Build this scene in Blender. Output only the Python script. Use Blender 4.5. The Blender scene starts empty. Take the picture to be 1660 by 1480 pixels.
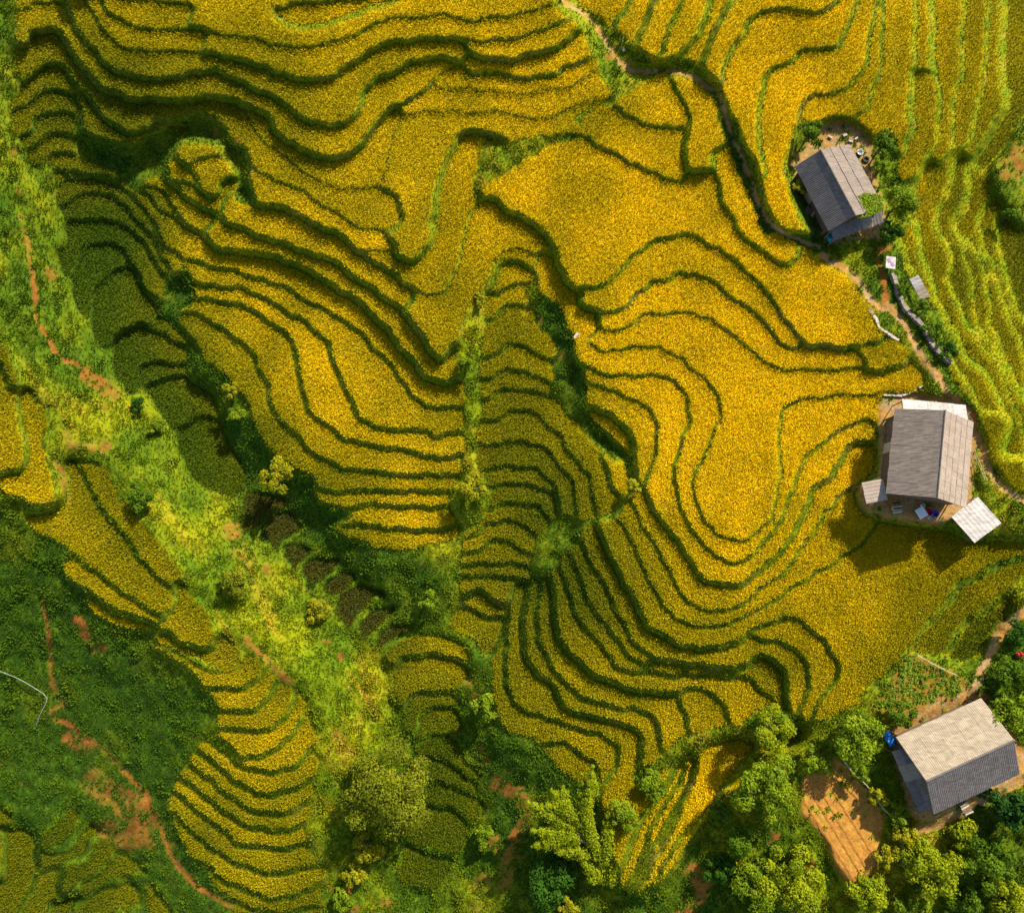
import bpy, math, random
import numpy as np

# ---------------------------------------------------------------- camera, sky, sun, exposure
S = bpy.context.scene
CAM_H, TILT, FPX = 80.0, math.radians(9.5), 1250.0
cam = bpy.data.cameras.new('camera')
cam.sensor_fit = 'HORIZONTAL'
cam.sensor_width = 36
cam.lens = 36 * FPX / 1660
cam.clip_end = 2000
cam_ob = bpy.data.objects.new('camera', cam)
S.collection.objects.link(cam_ob)
cam_ob.location = (0, 0, CAM_H)
cam_ob.rotation_euler = (TILT, 0, 0)
S.camera = cam_ob

SUN_EL = math.radians(39)
SUN_DIR = np.array([0.57, 0.82])              # towards the sun, seen from above (x right, y up the picture)
SUN_DIR = SUN_DIR / np.hypot(*SUN_DIR)
W = bpy.data.worlds.new('World')
S.world = W
W.use_nodes = True
nt = W.node_tree
nt.nodes.clear()
sky = nt.nodes.new('ShaderNodeTexSky')
sky.sky_type = 'NISHITA'
sky.sun_disc = False
sky.sun_elevation = SUN_EL
sky.sun_rotation = math.atan2(SUN_DIR[0], SUN_DIR[1])
bg = nt.nodes.new('ShaderNodeBackground')
bg.inputs[1].default_value = 0.11
wo = nt.nodes.new('ShaderNodeOutputWorld')
nt.links.new(sky.outputs[0], bg.inputs[0])
nt.links.new(bg.outputs[0], wo.inputs[0])
sun = bpy.data.lights.new('sun', 'SUN')
sun.energy = 5.0
sun.angle = math.radians(0.6)
sun.color = (1.0, 0.93, 0.80)
sun_ob = bpy.data.objects.new('sun', sun)
S.collection.objects.link(sun_ob)
sun_ob.location = (60, 60, 90)
sd = np.array([SUN_DIR[0] * math.cos(SUN_EL), SUN_DIR[1] * math.cos(SUN_EL), math.sin(SUN_EL)])
sun_ob.rotation_euler = (math.acos(sd[2]), 0, math.atan2(sd[1], sd[0]) + math.pi / 2)
S.view_settings.view_transform = 'Standard'
S.view_settings.look = 'None'
S.view_settings.exposure = 1.22
S.view_settings.gamma = 1.0
S.cycles.max_bounces = 5
S.cycles.diffuse_bounces = 3
S.cycles.transmission_bounces = 2
S.cycles.transparent_max_bounces = 4

random.seed(7)
RNG = np.random.RandomState(11)

# ---------------------------------------------------------------- terrain
# photo pixels -> rays; every height comes from the terrace, path or pad that the pixel lies on
ORG = dict(A=(0, 0, 3.7), B=(400, 0, 3.7), C=(800, 0, 3.7), D=(1200, 0, 3.7),
           E=(0, 370, 3.7), F=(400, 370, 3.7), G=(800, 370, 3.7), H=(1200, 370, 3.7),
           I=(0, 740, 3.7), J=(400, 740, 3.7), K=(800, 740, 3.7), L=(1200, 740, 3.7),
           M=(0, 1080, 3.7), N=(400, 1080, 3.7), O=(800, 1080, 3.7), P=(1200, 1080, 3.7),
           Q=(1420, 100, 4.933), R=(1380, 380, 5.286), S=(1380, 620, 5.286), T=(1380, 880, 5.286),
           U=(1380, 1100, 3.895), Z=(0, 0, 1.0))


def pts(s):
    o = ORG['Z']
    out = []
    for t in s.split():
        if ',' in t:
            a, b = t.split(',')
            out.append((o[0] + float(a) / o[2], o[1] + float(b) / o[2]))
        else:
            o = ORG[t]
    return np.array(out)


LINES = """
A 880,0 960,12 1060,25 1180,50 1330,45 1480,40 B 0,45 180,45 400,20 620,0
A 1180,50 1150,100 1130,170
B 160,50 180,105 230,145 300,165 430,150 600,105 760,55 880,10 900,0
A 600,0 640,70 720,130 840,175 960,190 1080,188 1180,170 1260,185 1300,205 1400,215 1480,225 B 0,235 100,250 200,275 330,290 450,280 560,245 660,215 740,180 800,140 880,110 960,100 1100,100 1250,110 1400,120 1480,115 C 0,115 100,105 200,80 270,50 350,20 390,0
A 1260,185 1235,250 1200,318
A 520,0 560,80 600,180 660,240 740,280 860,315 1000,320 1150,315 1250,325 1350,340 1450,360 1480,370 B 0,375 80,400 180,435 300,470 420,480 520,460 600,410 680,350 780,290 880,260 1000,240 1100,235 1200,235 1300,245 1400,250 1480,245 C 0,245 130,240 250,200 370,150 460,100
A 400,0 430,100 450,180 520,260 580,340 640,400 720,440 820,470 950,490 1040,480 1110,445 1200,435 1300,435 1370,465 1480,520 B 0,535 60,550 150,580 230,640 300,690 370,740 460,760 550,755 630,720 680,640 700,580 740,510 800,470 900,420 1000,375 1120,355 1180,360 1270,392
B 1270,390 1320,340 1310,270 1300,245
B 1315,300 1380,345 1480,365 C 0,370 130,360 280,320 400,270 470,230 560,180
B 1280,395 1320,440 1400,460 1480,460 C 0,455 100,460 230,470 350,450 450,400 600,340
A 110,80 200,25 300,15 370,30 420,80 435,140
A 120,290 170,270 200,200 260,185 340,195 380,240 420,300 460,380 520,450 600,520 680,570 780,600 900,610 1050,600 1200,590 1320,600 1480,640 B 0,640 60,670 130,720 200,800 260,860 330,910 420,940 520,955 600,930 680,870 740,800 800,720 870,650 930,630 1040,560 1120,500 1150,470 1230,410 1270,392
B 1120,510 1160,535 1250,540 1480,545 C 0,550 200,560 320,545 450,510 600,440
B 880,650 930,690 980,690 1100,675 1250,680 1400,675 1480,670 C 0,665 100,680 250,705 400,690 520,640 640,600 700,590
B 930,690 920,760 870,850 840,950 820,1050 790,1120
B -20,650 10,710 40,770 100,840 170,900 260,980 340,1040 440,1090 540,1125 640,1140 740,1125 790,1115 870,1180 930,1250 945,1310 900,1350 820,1385
B 0,930 30,980 60,1030 130,1060 230,1110 330,1160 440,1220 540,1280 640,1340 720,1375 820,1385
B 40,1240 150,1240 260,1280 360,1320 450,1370 530,1410 600,1450 640,1480 F 700,160 800,230 880,280 940,330 1000,375 1080,400 1160,390 1200,350 1240,280 1270,180 1300,80 1320,0 B 1310,1380 1370,1250 1390,1210 1370,1130 1380,1000 1420,850
B 820,1385 860,1440 890,1480 F 890,150 950,200 1010,205 1070,160 1110,60 1120,0 B 1120,1300 1140,1150 1180,1020 1220,930 1260,860 1290,805 1400,800 1480,810 C 100,850 250,830 400,800 500,805
F 690,150 760,140 880,150
F 1000,380 980,465 950,495
A 1290,1290 1400,1370 1480,1397 F 100,60 230,90 340,140 450,180 550,230 650,300 740,350 800,410 870,460 940,500 990,580 1040,650 1090,740 1150,780 1210,760 1250,710 1290,660
A 1060,1310 1150,1369 E 1230,60 1310,115 1400,145 1480,155 F 100,165 230,200 330,240 420,290 500,340 600,400 700,460 770,540 840,620 920,710 1000,800 1060,870 1130,910 1190,925 1280,900
E 1080,185 1160,205 1280,230 1400,255 1480,280 F 100,320 250,370 350,430 450,480 540,530 630,590 700,660 780,750 860,820 910,890 960,960 1020,1030 1090,1090 1150,1100 1210,1075 1310,1050
E 1130,330 1250,350 1400,360 1480,375 F 100,430 200,480 300,540 400,610 470,680 510,770 550,880 600,980 640,1080 700,1150 780,1190 900,1205 1000,1215 1100,1245 1180,1255 1250,1240 1310,1240
E 1140,425 1300,440 1480,480 F 80,530 160,590 240,640 280,700 300,780 310,880 340,1000 380,1090 450,1160 540,1220 640,1270 760,1300 900,1325 1000,1345 1100,1380 1200,1385 1310,1320
E 1070,520 1160,510 1230,540 1330,610 1420,670 1480,710 F 50,770 90,850 120,940 145,1060 190,1130 270,1210 350,1290 430,1360 J 520,45 600,75 780,95 950,115 1150,122 1290,100
J 370,150 420,190 500,205 650,205 850,210 1050,210 1150,215 1250,205
J 590,300 720,290 850,300 1000,305 1150,300 1230,285
J 520,420 620,405 740,410 850,435 980,450 1100,450 1200,430 1270,395
C 495,800 560,840 680,905 800,970 900,1020 1010,1070 1110,1090 1150,1070
C 640,640 740,650 780,690 860,720 950,760 1060,775 1140,760 1165,740 1150,640 1100,550 1050,470 1040,440
C 1150,755 1150,900 1145,1070
C 1145,1032 1220,1028 1325,1022
C 1370,880 1335,900 1325,1000 1340,1100 1370,1220 1420,1320 1480,1420 H 80,110 180,180 260,215 330,180 350,110
B 1390,1190 1480,1190 C 0,1190 60,1250 150,1300 240,1340 300,1400 340,1470 G 320,80 370,130 380,180 400,250 440,320 500,370 520,400 510,440 550,480 620,500 700,505 770,480 850,410 900,370 1000,310 1080,285 1180,280 1270,305 1340,350 1400,410 1480,460 H 80,520 170,600 240,680 300,715 350,705 385,680
G 510,360 560,365 620,370 690,335 740,270 800,210 880,140 960,90 1060,55 1150,50 1250,80 1350,130 1420,180 1480,230 H 70,300 150,370 210,470 270,560 340,630 390,680 450,715 540,725 650,715 740,705 820,690
H 690,720 720,790 740,845
G 640,500 630,560 645,600 720,615 800,590 880,545 970,515 1080,505 1200,525 1310,565 1400,620 1480,680 H 80,750 180,820 300,850 450,860 560,860 660,840 750,850 850,855 950,835 1000,770
H 1090,960 960,985 860,1000 700,1005 560,1015 400,1030 310,1055 260,1100 235,1180 225,1280 230,1400 245,1480 L 240,130 220,230 200,330 170,380 120,420 60,480 0,510 K 1400,500 1320,450 1260,380 1220,310 1200,230 1210,120 1240,30 G 1240,1420 1290,1310 1330,1200 1355,1110 1340,1030 1290,930 1230,880 1150,810 1080,760 1000,720 940,715 850,725 700,740 600,725 560,690 590,650 645,600
G 490,785 560,830 640,865 750,875 870,885 980,890 1080,920 1140,970 1175,1060 1165,1160 1130,1270 1090,1380 1070,1480 K 1080,100 1080,200 1110,290 1150,370 1210,460 1270,540 1330,600 1400,630 1480,630 L 60,580 110,550 200,440 270,320 310,200 360,60 390,0 H 410,1350 480,1290 560,1230 650,1180 750,1150 830,1150
G 540,930 600,935 680,970 780,1005 880,1050 950,1100 975,1200 965,1320 940,1430 930,1480 K 950,80 890,150
K 880,190 950,300 1000,370 1060,450 1120,530 1170,620 1220,700 1300,760 1400,775 1480,780 L 80,700 170,640 210,590 320,470 400,290 460,180 540,110 620,10 H 600,1390 660,1330 740,1290 800,1290
G 550,1055 650,1090 740,1150 800,1210 825,1290 820,1360
K 830,300 880,400 930,480 990,570 1040,660 1090,750 1130,830 1200,890 1280,915 1380,910 1480,885 L 100,810 180,760 250,710 300,660 380,540 450,430 500,330 540,290 640,210 720,150
K 740,370 790,460 830,540 880,640 930,730 980,820 1020,900 1080,960 1150,1000 1230,1025 1330,1015 1480,970 L 120,910 250,830 370,760 500,670 620,590 700,550 760,490 820,400
K 635,450 660,540 700,620 760,720 820,820 870,920 930,1020 1000,1080 1080,1120 1200,1150 1300,1150 1400,1130 1480,1105 L 60,1060 100,1020 200,980 330,965 430,1050 510,1130 560,1220 580,1280 550,1360 P 480,200 430,330
L 40,1080 120,1100 240,1110 330,1170 390,1260 400,1350 380,1440 P 330,290
K 540,500 580,620 640,730 690,830 740,920 780,1010 830,1090 900,1160 970,1210 1060,1240 1200,1245 1480,1255 L 60,1220 140,1210 210,1230 250,1300 260,1400 P 265,180 270,260
K 450,560 510,700 545,800 590,900 660,1000 730,1090 790,1170 860,1225 920,1235 1010,1230
K 400,660 440,790 470,900 530,1000 610,1090 680,1190 740,1260 820,1300 920,1290 1050,1310 1200,1310 1350,1320 1480,1320 L 60,1330 100,1400 P 190,190 220,260
K 345,720 355,850 365,950 390,1050 430,1150 490,1210 560,1280 640,1330 740,1375 850,1400 O 950,160 1090,170 1130,230 1160,300 1165,440
O 1090,170 1180,130 1290,150 1360,200 1420,330
K 275,730 265,950 270,1080 300,1180 350,1260 420,1350 520,1430 600,1470 O 640,210 760,240 900,260 970,310 990,400 1010,520
K 215,740 190,850 180,1000 180,1130 200,1230 260,1310 330,1360 380,1430 O 440,250 540,290 680,330 800,350 870,400 880,500 880,600
K 140,770 110,860 80,1000 70,1150 70,1300 90,1400 130,1480 O 140,230 220,285 330,310 440,340 540,385 640,420 740,470 760,530 720,620 630,770
O 250,440 320,465 430,450 540,540 620,590 620,700
G 20,190 60,130 130,120 200,140 270,150 360,155
G 10,240 60,205 130,200 190,220 235,260
G 255,150 240,250 250,330
G 0,390 60,360 130,345 210,340
G 0,550 40,500 80,470 170,480 230,470
G 0,760 60,720 120,700 200,720 280,760 350,800
G 0,890 60,850 130,850 200,865 260,890 340,930
G 0,1010 80,970 150,970 220,985 290,1000 360,1000
G 20,1160 100,1100 180,1090 260,1120 320,1180 400,1240 440,1310 490,1390 540,1480 K 550,70 590,170 620,290 620,370
G 630,1300 660,1420 700,1480 K 650,10 690,110 720,200 760,270
G 20,1290 150,1280 280,1300 330,1350 400,1430 460,1480 K 430,80 470,150 490,250 490,345
G 30,1430 160,1440 270,1450 320,1480 K 270,85 320,130 370,180 390,260 400,320
K 20,180 130,165 230,180 300,200 390,240
K 10,290 100,270 200,290 280,320 330,390
J 1280,520 1380,460 1450,400 1480,410 K 60,390 150,390 220,430 270,480
J 1290,590 1390,560 1480,495 K 80,500 160,560 250,585
J 1290,650 1380,640 1480,635 K 80,650 160,660 225,690
J 1275,735 1380,720 1480,705 K 80,730 160,750
J 1280,830 1400,810 1480,860 K 60,900 110,860
J 1280,895 1360,920 1420,960 1480,985 K 70,960
A 110,560 170,480 200,440 260,400 330,395 400,420 430,500 500,560 560,640 620,700 700,760 800,795 900,760 1040,705
A 170,640 260,560 340,550 430,580 480,640 500,790
A 190,770 240,700 340,680 430,700 490,760
A 210,880 290,820 380,810 460,830
A 290,950 400,920 500,940
A 320,1040 420,1030 520,1050 640,1060 730,1075
A 330,1130 420,1090 520,1070 620,1085 720,1120 800,1180 880,1270 950,1370 1000,1480 E 1050,130 1090,200
A 340,1260 420,1220 520,1170 620,1165 700,1190 770,1240 830,1320 900,1400 950,1480 E 950,130 1000,220 1020,300
A 385,1350 470,1320 570,1320 680,1330 760,1360 820,1420 850,1480 E 850,60 900,150 950,230 990,320
E 360,330 440,280 480,190 540,120 600,90 680,100 750,130 780,190 800,230
E 560,560 550,400 580,340 650,290 720,240 800,230 830,290 870,370 930,430
E 680,740 690,660 700,640 760,610 830,590 900,610 970,650 1050,690 1150,750
E 930,560 960,520 1010,570 1080,600 1140,640 1180,690
E 850,990 850,860 900,810 970,800 1050,815 1150,810
E 850,960 930,930 1000,900 1080,890 1150,890
E 1040,1240 1140,1170 1200,1140 1340,1150
A 1040,920 1120,1000 1200,960 1290,930 1370,960
A 1030,1080 1100,1090 1190,1120 1280,1180 1350,1100 1420,1050
A 850,1110 960,1140 1040,1230 1070,1330
A 1030,1090 1100,1170 1200,1240 1280,1300 1240,1400
A 840,1170 900,1180 960,1260 1050,1310
A 1320,1320 1350,1200 1400,1130 1430,1060
A 1110,1000 1180,1060 1190,1120
C 970,0 900,170 850,260
C 830,0 800,70 710,170
C 1130,0 1070,150 990,350
C 1310,0 1270,120 1200,240 1100,360
C 1440,0 1370,120 1310,220 1250,400
C 1480,240 1410,340 1380,440 1365,530
C 1480,250 D 50,150 100,100 180,70 280,70 380,80 460,80 530,40 570,0
D 150,1080 125,900 115,700 125,560 140,480 200,410 300,380 370,320 450,305 540,290 600,270 620,190 680,110 710,0
D 280,960 330,860 360,700 385,620 450,580 550,560 660,500 750,380 760,300 780,180 830,0
D 630,740 700,690 770,630 785,550 830,420 850,200 860,0
D 780,850 880,770 910,720 920,600 930,480 930,400 930,0
D 935,960 1000,860 1025,760 1020,650 1020,520 1035,400 1040,0
D 1070,1060 1130,930 1180,830 1190,700 1190,560 1170,440 1150,400 1150,0
D 1035,430 1160,425
D 1130,960 1200,980 1270,860 1270,700 1280,580 1310,480 1330,400 1340,0
Q 650,720 740,660 790,480 830,330 870,150 880,30 Z 1601,0
Q 600,850 680,740 780,760 850,650 920,560 1010,420 1030,330 1020,150 1010,40 Z 1626,0
Q 780,770 800,850 900,880 1000,740 1090,640 1140,600 1180,480
Q 290,1250 340,1110 420,990 480,880 600,850
Q 600,850 590,960 540,1100 490,1220 480,1290 520,1390 580,1480 R 850,230 815,320 870,460 930,650 1000,790 1080,890 1160,1000 1230,1100 1290,1230 1350,1370 1400,1480 S 1350,130 1420,230 1450,400 1480,600
Q 750,760 740,880 730,1000 680,1120 640,1220 620,1300 650,1400 690,1480 R 980,250 1010,400 1030,560 1070,720 1120,830 1220,970 1300,1080 1360,1220 1430,1330 1480,1420
Q 740,980 700,1200 640,1300
Q 900,880 880,1050 870,1150 830,1250 820,1350 850,1480 R 1130,150 1200,280 1250,420 1300,560 1370,720 1420,880 1480,1100
Q 690,1480 R 960,30 1090,200 1150,380 1170,560 1190,720 1250,880 1290,1000
Q 880,1110 1000,1130 980,1250 950,1350 960,1480 R 1270,180 1320,350 1370,500 1420,620 1480,740
Q 1165,1300 1150,1480 R 1430,300 1480,420
R 410,0 470,200 530,340
Q 290,1250 320,1350 350,1480 R 600,200 660,360 730,540 790,680 850,800 900,900 930,980 1000,940 1080,900
R 930,990 1000,1090 1090,1130 1170,1230 1230,1350 1310,1480 S 1300,260 1350,400 1300,560 1310,640 1480,640
R 850,1080 930,1190 1000,1300 1080,1480 S 1180,240 1260,250 1310,290
T 1480,110 1400,140 1250,190 1100,260 950,360 800,520 640,700 500,890 380,1040 200,1200 90,1330
T 1480,320 1300,450 1100,610 950,720 850,880 740,970
O 720,1480 830,1330 900,1180 990,1000 1080,870 1200,640 1250,440
O 870,1480 960,1300 1100,1050 1250,880 1400,700 1480,600 P 130,420
O 800,1480 880,1320 1000,1080 1130,860
O 700,1300 760,1200 900,900 1000,740 1110,560
O 760,1420 960,940 1060,760 1150,600
""".strip().split('\n')

# wild ground: grassy slopes, gullies, path banks
WILD = """
A 0,0 90,0 110,130 100,400 140,520 90,620 80,760 180,950 330,1000 340,1200 360,1280 390,1360 400,1480 E 360,150 380,260 440,320 450,470 540,540 570,620 620,720 690,730 690,850 740,960 800,1000 860,960 930,1060 1050,1250 1080,1360 1150,1480 Z 335,792 375,800 410,790 J 380,130 390,230 470,290 620,310 620,370 530,420 540,460 700,520 950,555 1200,510 1280,480 1290,600 1280,720 1280,870 1190,970 1270,1040 1380,1090 1480,1250 O 0,250 100,380 250,430 300,490 450,650 600,750 660,900 740,1300 740,1480 Z 0,1480
Z 400,805 E 1480,1450 1400,1330 1330,1130 1260,980 1140,900 1140,760 1170,700 1060,600 960,520 930,430 990,430 1000,320 1080,270 1110,230 1170,370 1140,470 1060,540 1170,690 1260,800 1400,930 F 0,1010 50,1170 110,1290 200,1390 360,1480 J 380,130 200,250 80,240
A 460,760 500,790 560,830 740,870 880,830 1000,770 1020,720 1200,690 1340,760 1370,850 1480,900 B 0,920 30,990 10,1060 60,1240 0,1240 A 1430,1200 1420,1060 1360,960 1290,860 1080,860 1040,930 1010,980 1030,1090 940,1050 860,1090 840,1150 720,1090 700,1030 500,960 450,880
B 1430,850 1480,830 C 0,860 400,800 500,820 300,900 180,970 0,1100 B 1480,1100 1420,1130 1390,1180 1370,1080
F 1480,200 1430,380 1330,500 1310,620 1270,720 1280,850 1300,920 1300,1480 J 1300,0 1290,110 1230,220 1220,300 1270,400 1280,480 1400,400 1450,280 1450,150 1400,60 F 1400,1480 1380,1250 1420,1060 1390,950 1420,700 1440,560 1430,420 1480,330 G 20,200 0,180
G 240,330 330,430 420,520 450,600 500,640 470,700 540,870 570,960 560,1060 620,1170 720,1260 790,1350 840,1380 870,1480 K 860,130 800,250 720,370 540,420 530,500 430,560 400,640 330,720 230,740 210,690 250,570 270,470 330,440 320,400 400,330 480,350 600,380 700,350 760,290 810,200 790,80 740,0 G 740,1400 660,1320 580,1290 480,1160 400,1060 330,960 360,880 350,780 370,740 340,650 280,600 230,470 180,350
D 290,960 360,720 500,780 640,740 780,850 900,780 950,950 950,1070 1030,1100 1040,1300 960,1400 940,1480 H 960,100 1000,260 1130,420 1270,650 1300,740 1250,800 1240,860 1340,970 1420,1100 1480,1230 S 1160,430 1200,620 1280,800 1400,930 1480,970 1480,1330 1300,1330 1050,1360 870,1270 650,1210 200,1130 80,900 190,740 230,640 200,450 250,300 290,110 470,110 600,30 R 640,1290 520,1080 420,920 250,830 170,680 240,640 150,540 0,360 H 480,160 340,110 260,30 D 420,1400 330,1250 290,1100
C 390,0 450,0 560,60 650,110 720,190 830,240 870,290 980,370 1100,350 1230,390 1360,510 1370,560 1440,700 1480,820 D 60,930 120,1050 150,1230 180,1300 280,1390 470,1450 500,1480 H 480,160 340,110 200,20 D 130,1380 50,1230 0,1080 C 1420,920 1390,860 1340,640 1280,560 1200,490 1050,440 920,470 900,500 720,620 640,640 520,760 500,720 600,650 690,580 680,520 640,450 640,340 600,280 520,130 410,60
T 1480,560 1300,690 1240,800 1150,940 950,1010 760,960 540,950 380,1040 200,1200 80,1330 0,1380 P 660,220 540,300 430,330 320,470 100,540 0,690 O 1480,740 1340,790 1220,990 1100,1200 1010,1480 Z 1660,1480
O 840,620 1000,560 1080,440 1250,370 1480,330 P 130,260 270,270 430,330 320,400 100,450 0,430 O 1400,440 1280,460 1180,560 960,640 900,740
Q 900,880 1010,730 1184,480 1184,1300 1010,1200 1010,1120 890,1100 880,1000
""".strip().split('\n')

# fields set into the wild ground, each one outline
PLOTS = """
J 0,230 110,200 200,220 270,290 190,320 60,420 0,430
J 80,430 150,350 240,320 300,370 350,440 250,490 160,570 110,510
J 225,600 230,540 290,510 390,540 390,570 310,650 290,700
J 335,690 370,620 440,600 520,605 545,630 450,760 390,810
J 460,790 560,680 650,690 650,740 520,850
J 535,870 650,780 740,765 850,820 720,880 660,960 600,1010
J 670,1010 740,940 830,890 910,890 830,980 720,1080
J 765,1130 800,1050 880,990 1010,1000 960,1060 840,1130
J 830,1180 1000,1070 1150,1060 1290,1100 1350,1180 1350,1240 1250,1210 1080,1190 900,1250
J 910,1250 1100,1200 1310,1240 1330,1340 1200,1390 1030,1420 980,1460 920,1480
N 980,190 1060,160 1190,150 1250,190 1290,230 1170,230 1040,290 1000,390 950,380
N 1030,330 1100,260 1200,240 1280,270 1300,380 1080,390 1020,430
N 1040,480 1100,410 1200,410 1270,460 1320,560 1410,650 1390,690 1260,580 1170,540 1030,530
N 1040,550 1160,550 1250,590 1380,700 1400,760 1250,700 1130,690
N 1000,810 1130,700 1280,740 1420,810 1420,900 1250,870 1120,820
N 940,940 1040,840 1180,850 1300,900 1350,970 1270,1100 1130,1080 950,1020
N 910,1180 950,1070 1100,1110 1250,1140 1170,1280 1080,1320 930,1260
J 1190,970 1290,890 1400,940 1480,970 K 60,960 60,1020 0,1200 J 1430,1190 1380,1090 1270,1040
E 0,710 50,730 90,830 125,920 100,960 40,870 0,790
E 0,830 60,940 100,980 130,1170 160,1340 130,1420 40,1460 0,1470
E 120,960 190,960 250,1060 285,1180 270,1330 300,1480 I 340,230 350,280 220,285 130,240 30,190 0,160 30,100 130,70 E 165,1300 120,1080
I 390,30 440,5 480,40 540,160 610,290 680,390 770,520 850,620 960,720 1040,810 1065,880 1020,920 900,910 760,820 640,740 500,620 340,500 230,440 150,340 370,320 410,280 415,180
I 500,30 560,20 620,60 700,190 790,320 900,430 990,560 1110,710 1090,750 1040,790 960,710 870,620 780,490 680,360 600,240
I 390,610 500,640 620,730 740,820 880,910 980,960 1010,940 1060,900 1060,780 1120,770 1140,850 1210,900 1270,1000 1300,1090 1250,1130 1150,1110 1050,1060 970,1010 880,960 740,930 620,850 500,780 420,720
I 520,830 620,890 740,960 900,990 960,1030 920,1045 750,1020 620,960 550,900
I 930,1070 1000,1050 1100,1110 1200,1145 1290,1130 1330,1060 1390,1100 1440,1180 1430,1240 1360,1280 1250,1260 1150,1200 1060,1150 960,1110
M 0,960 30,1100 20,1250 0,1300
M 10,960 70,960 190,1000 230,1090 230,1200 200,1340 120,1460 100,1480 0,1480 0,1320 30,1250 38,1100
M 240,1040 320,950 430,860 490,860 470,930 400,1020 270,1090
M 240,1120 400,1100 470,1010 560,930 640,1010 550,1040 500,1130 380,1180 250,1220
M 240,1230 370,1200 360,1300 350,1370 250,1480 130,1480 220,1340
M 380,1220 520,1150 570,1060 680,1060 710,1110 600,1200 480,1300 370,1360
M 480,1310 620,1210 720,1120 850,1180 880,1230 760,1240 640,1290 520,1370
M 500,1430 600,1350 760,1290 830,1300 870,1400 880,1420 740,1450 650,1480 450,1480
M 890,1280 960,1330 1050,1480 940,1480 900,1380
M 300,1480 360,1380 480,1370 440,1450 430,1480
M 0,840 80,860 80,940 0,955
""".strip().split('\n')

# the stepped fan on the lower ridge: one outline cut by its risers
FAN = "I 920,1150 1000,1150 1100,1210 1230,1285 1345,1300 1430,1265 1480,1195 J 60,1200 N 170,60 350,180 390,270 420,500 410,620 410,720 380,880 370,1000 400,1110 460,1190 450,1350 420,1480 Z 380,1480 M 1400,1400 1300,1280 1180,1160 1100,1060 1060,960 1000,840 1060,720 1130,580 1190,480 1300,400 1310,270 1220,110 1100,1 I 1000,1200"
FANLINES = """
I 1220,1365 1330,1390 1430,1410 1480,1390 N 0,130 60,70 110,10
M 1300,240 1400,270 1480,270 N 70,240 130,170 170,60
M 1310,350 1420,380 1480,375 N 80,375 170,340 250,280 290,160
M 1320,430 1400,490 1480,535 N 80,515 180,480 260,400 320,350 370,240
M 1240,430 1380,530 1480,605 N 90,625 190,630 290,590 370,500 420,480
M 1180,490 1300,590 1400,670 1480,720 N 80,760 180,750 300,725 410,650
M 1120,570 1260,670 1380,770 1480,830 N 90,870 220,875 330,840 400,760
M 1100,660 1250,780 1360,870 1480,940 N 80,970 200,985 300,970 390,900
M 1050,730 1150,830 1280,930 1400,1020 1480,1060 N 120,1080 250,1090 390,1060
M 1000,840 1120,950 1250,1060 1380,1150 1480,1190 N 100,1230 230,1240 360,1200 470,1170
M 1080,1050 1200,1160 1320,1260 1480,1330 N 120,1380 250,1375 380,1330 460,1280
M 1350,1340 1440,1400 N 0,1430 100,1460 250,1455 430,1440
""".strip().split('\n')

PADS = dict(  # flat yards: outline, ground kind
    house_a="D 300,980 490,760 650,740 790,850 800,1000 870,1270 880,1420 700,1440 560,1470 500,1430 400,1200",
    house_b="S 250,160 480,100 950,160 1060,330 1060,640 1010,1060 800,1200 650,1210 150,1110 70,900 230,780",
    house_c="U 250,440 290,340 800,110 880,140 1060,420 1060,640 700,820 420,900 330,700",
    tilled="P 385,665 540,640 560,570 620,590 700,680 800,790 850,900 840,1050 820,1180 760,1250 690,1310 640,1290 560,1180 520,1060 450,960 370,880 380,780",
    veg="T 430,1000 540,960 960,1160 1000,1250 700,1430 250,1480 170,1400 300,1260")

PATHS = [  # polyline, half width px, carve m
    ("C 400,0 570,110 640,190 700,290 770,390 860,430 1000,430 1130,440 1250,500 1350,590 1400,720 1440,850 1480,920 D 60,1080 130,1270 200,1360 300,1420 420,1465 500,1490", 3.6, .3),
    ("H 490,170 570,210 660,270 730,350 790,440 850,480 900,480 990,590 1050,700 1110,800 1190,900 1250,990 1310,1040 1400,1220 S 1120,560 1150,690 1210,810 1300,900 1400,970 1480,1020", 6, .15),
    ("T 1480,580 1330,700 1260,800 1180,950 1100,1120 1040,1260 900,1340 700,1430 U 290,330", 8, .1),
    ("U 1091,640 900,740 700,840 520,930 400,960", 7, .1),
    ("E 140,0 170,100 180,190 210,380 220,540 290,660 360,770 480,830 560,880", 4, .1),
    ("I 260,850 290,1060 310,1300 330,1400 390,1470 M 390,230 310,270 340,320 430,350 520,430 650,520 780,670 860,740 890,800 930,890 970,980 1010,1100 1070,1200 1180,1310 1300,1390 1390,1440", 4, .12),
    ("D 900,1480 H 830,150 860,330 880,470", 5, .1),
]
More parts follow.
